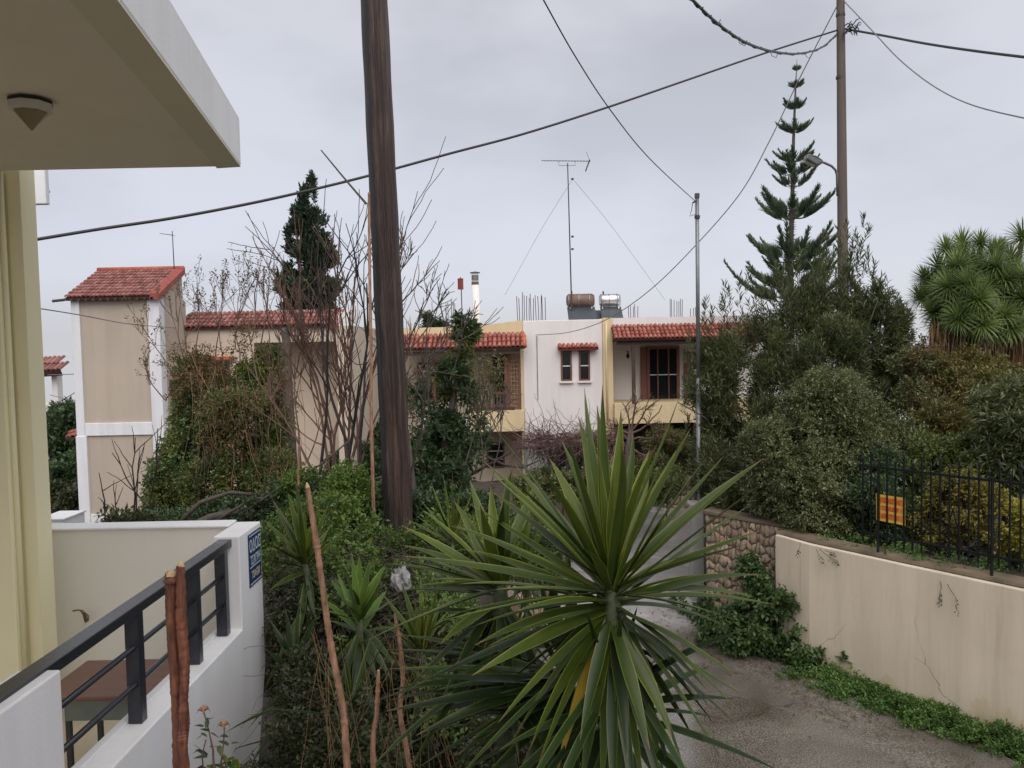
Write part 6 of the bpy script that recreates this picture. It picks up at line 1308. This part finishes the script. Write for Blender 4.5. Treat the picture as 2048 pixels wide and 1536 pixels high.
tips1 = [(1207, 770, .2), (1192, 810, .3), (1154, 831, .5), (1235, 881, -.6), (1098, 917, 1), (1078, 937, -.5), (1381, 856, .6), (1318, 886, -.5), (1300, 900, .8), (1447, 911, 1), (1422, 906, -.4), (1528, 917, .6), (1543, 952, -.6), (1525, 1060, .6), (1492, 1088, -.8), (1396, 1149, -1), (1502, 1194, 1), (1548, 1209, -.4), (1472, 1262, .9),
  (1480, 1361, -.6), (1505, 1401, -.4), (1482, 1421, -.8), (1460, 1345, .8), (1452, 1533, -.5), (1371, 1545, -.6), (1240, 1590, -.7), (1205, 1590, -.5), (1108, 1570, -.6, 'yucca_y'), (1076, 1533, -.4), (1023, 1482, -.5), (997, 1447, -.7), (942, 1351, -.5), (957, 1416, .7), (957, 916, .8), (937, 1007, .7), (962, 930, -.4), (922, 1098, .5), (962, 1073, -.7), (982, 982, .9), (917, 1169, -.5), (990, 1180, -.9),
  (1270, 930, 1), (1180, 900, 1), (1060, 1000, 1), (1330, 1560, -.3), (1160, 1590, -.5), (1290, 1600, -.8), (1410, 1110, 1), (1120, 880, .8), (1260, 860, .9), (1390, 1480, .8), (1010, 1320, 1), (1440, 1460, 1), (1060, 1440, 1), (930, 1260, .6), (1275, 1580, .8), (1130, 1580, .9), (1130, 860, -.4), (1010, 950, -.5), (900, 1050, .5), (1490, 940, -.5), (1500, 1010, .7), (1350, 900, .9), (1240, 820, .5), (1520, 1150, .6), (1440, 1230, -.5), (1420, 1390, -.5), (1340, 1480, -.6), (950, 1290, -.5), (900, 1230, .5), (1060, 1500, -.6), (1300, 1500, -.9), (970, 1130, .9)]
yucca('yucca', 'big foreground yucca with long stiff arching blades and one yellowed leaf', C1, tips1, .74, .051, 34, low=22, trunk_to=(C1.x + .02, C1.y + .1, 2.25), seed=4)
C2 = at(1000, 1165, 3.1)
tips2 = [(805, 1053, .4), (780, 1115, -.4), (770, 1128, .6), (800, 1180, .3), (838, 1170, -.6), (826, 1189, .5), (861, 1159, -.5), (982, 972, .3), (905, 1000, .6), (870, 1040, -.3), (845, 1020, .4), (940, 960, .7), (1030, 930, .5), (1075, 960, .8), (1010, 1000, -.8), (960, 1010, -.5), (820, 1240, -.5), (850, 1270, .5), (880, 1290, -.5), (800, 1090, .7), (915, 1060, .9), (830, 1110, -.3), (900, 1110, .9)]
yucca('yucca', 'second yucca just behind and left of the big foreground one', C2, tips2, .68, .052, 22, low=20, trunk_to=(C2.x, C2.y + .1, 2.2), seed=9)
C3 = at(1135, 1350, 2.9)
tips3 = [(775, 1338, .2, 'yucca'), (770, 1421, -.3), (831, 1472, -.4), (912, 1512, -.5), (836, 1536, -.3), (780, 1380, .4), (760, 1300, .5), (800, 1270, .6), (905, 1240, .8), (860, 1420, .6), (790, 1460, .3), (880, 1560, -.3), (950, 1580, -.4), (830, 1350, -.7), (800, 1500, .3), (1020, 1580, -.3), (1100, 1540, -.2), (1130, 1480, .6), (900, 1470, .8), (820, 1310, .4), (790, 1340, -.3), (850, 1300, .6), (870, 1380, -.4), (810, 1440, .5), (780, 1400, .4), (900, 1530, .4), (940, 1480, -.4), (880, 1260, .7), (960, 1560, .3)]
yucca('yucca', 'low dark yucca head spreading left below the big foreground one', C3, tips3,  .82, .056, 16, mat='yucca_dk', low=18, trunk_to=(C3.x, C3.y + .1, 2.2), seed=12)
C4 = at(1225, 1400, 2.75)
tips4 = [(1450, 1440, .3), (1480, 1400, .5), (1400, 1560, -.3), (1330, 1600, .2), (1040, 1530, .2), (1080, 1600, -.2), (1000, 1400, .5), (1180, 1640, 0), (1270, 1640, 0), (1430, 1330, .6), (1050, 1360, .5), (1380, 1300, .8)]
yucca('yucca', 'dark lower whorl of old yucca leaves directly under the big foreground crown', C4, tips4, .62, .052, 26, mat='yucca_dk', low=20, trunk_to=(C4.x, C4.y + .1, 2.2), seed=21)
def small(label, px, py, Y, L, tips, seed, mat='yucca_br', W0=.036, extra=22):
    c = at(px, py, Y); return yucca('yucca', label, c, tips, L, W0, extra, mat=mat, low=8, trunk_to=(c.x, c.y + .05, float(hgt(c.x, c.y)) - .05), seed=seed, sc=.8)
small('small bright green yucca with upright blades in the middle of the thicket', 720, 1245, 4.4, .52, [(703, 1105, .3), (720, 1110, .4), (690, 1130, -.3), (740, 1120, .2), (770, 1130, .4), (760, 1165, -.5), (640, 1195, .3), (660, 1160, .5), (765, 1320, -.2), (620, 1215, -.3), (775, 1180, .6), (805, 1190, .3), (792, 1255, -.3), (650, 1240, .3)], 31, W0=.052, extra=8)
small('yucca with long blades right behind the white parapet corner', 612, 1130, 5.6, .68, [(545, 1000, .3), (575, 985, .2), (590, 960, .4), (530, 1040, .4), (520, 1080, -.3), (640, 1010, .3), (600, 1010, -.5), (530, 1120, -.4), (560, 1030, -.3), (655, 1060, .4), (540, 1180, -.3), (660, 1000, .6)], 33, 'yucca', .058, 8)
small('yucca tuft with fine upright blades at the right foot of the wooden pole', 905, 1090, 6.6, .60, [(860, 960, .3), (885, 950, .3), (905, 940, .4), (925, 965, .3), (945, 985, .3), (840, 1000, .4), (960, 1010, .4), (875, 1000, -.5), (930, 1010, -.5), (830, 1030, .4), (975, 1040, .3)], 35, 'yucca', .030, 16)
small('dim yucca tuft low in the thicket beside the tan stem', 700, 1420, 4.1, .5, [(650, 1320, .3), (690, 1300, .3), (730, 1320, .3), (640, 1440, .3), (660, 1520, -.2), (710, 1540, -.2), (740, 1500, -.3), (760, 1400, .4)], 37, 'yucca_dk', .034, 14)
small('slender yucca shoots behind the big yucca near the stone wall', 1050, 1130, 7.4, .8, [(1020, 960, .2), (1040, 940, .3), (1060, 930, .3), (1085, 950, .3), (1105, 980, .3), (1000, 1000, .4), (1120, 1020, .4), (1035, 990, -.4)], 39, 'yucca', .040, 14)
small('drooping strap leafed yucca low in front of the thicket left of the big yuccas', 845, 1310, 4.7, .6, [(760, 1180, .3), (800, 1160, .4), (840, 1150, .3), (880, 1170, .3), (740, 1240, -.3), (760, 1300, -.3), (790, 1400, -.3), (900, 1220, .4)], 41, 'yucca', W0=.046, extra=10)
small('dark strap leafed yucca against the lower edge of the white parapet wall', 590, 1350, 4.9, .55, [(540, 1240, .3), (570, 1215, .3), (600, 1210, .4), (635, 1230, .3), (530, 1300, -.2), (550, 1440, -.3), (600, 1480, -.3), (650, 1420, -.3)], 43, 'yucca_dk', W0=.044, extra=10)
print('objects', len(bpy.data.objects))
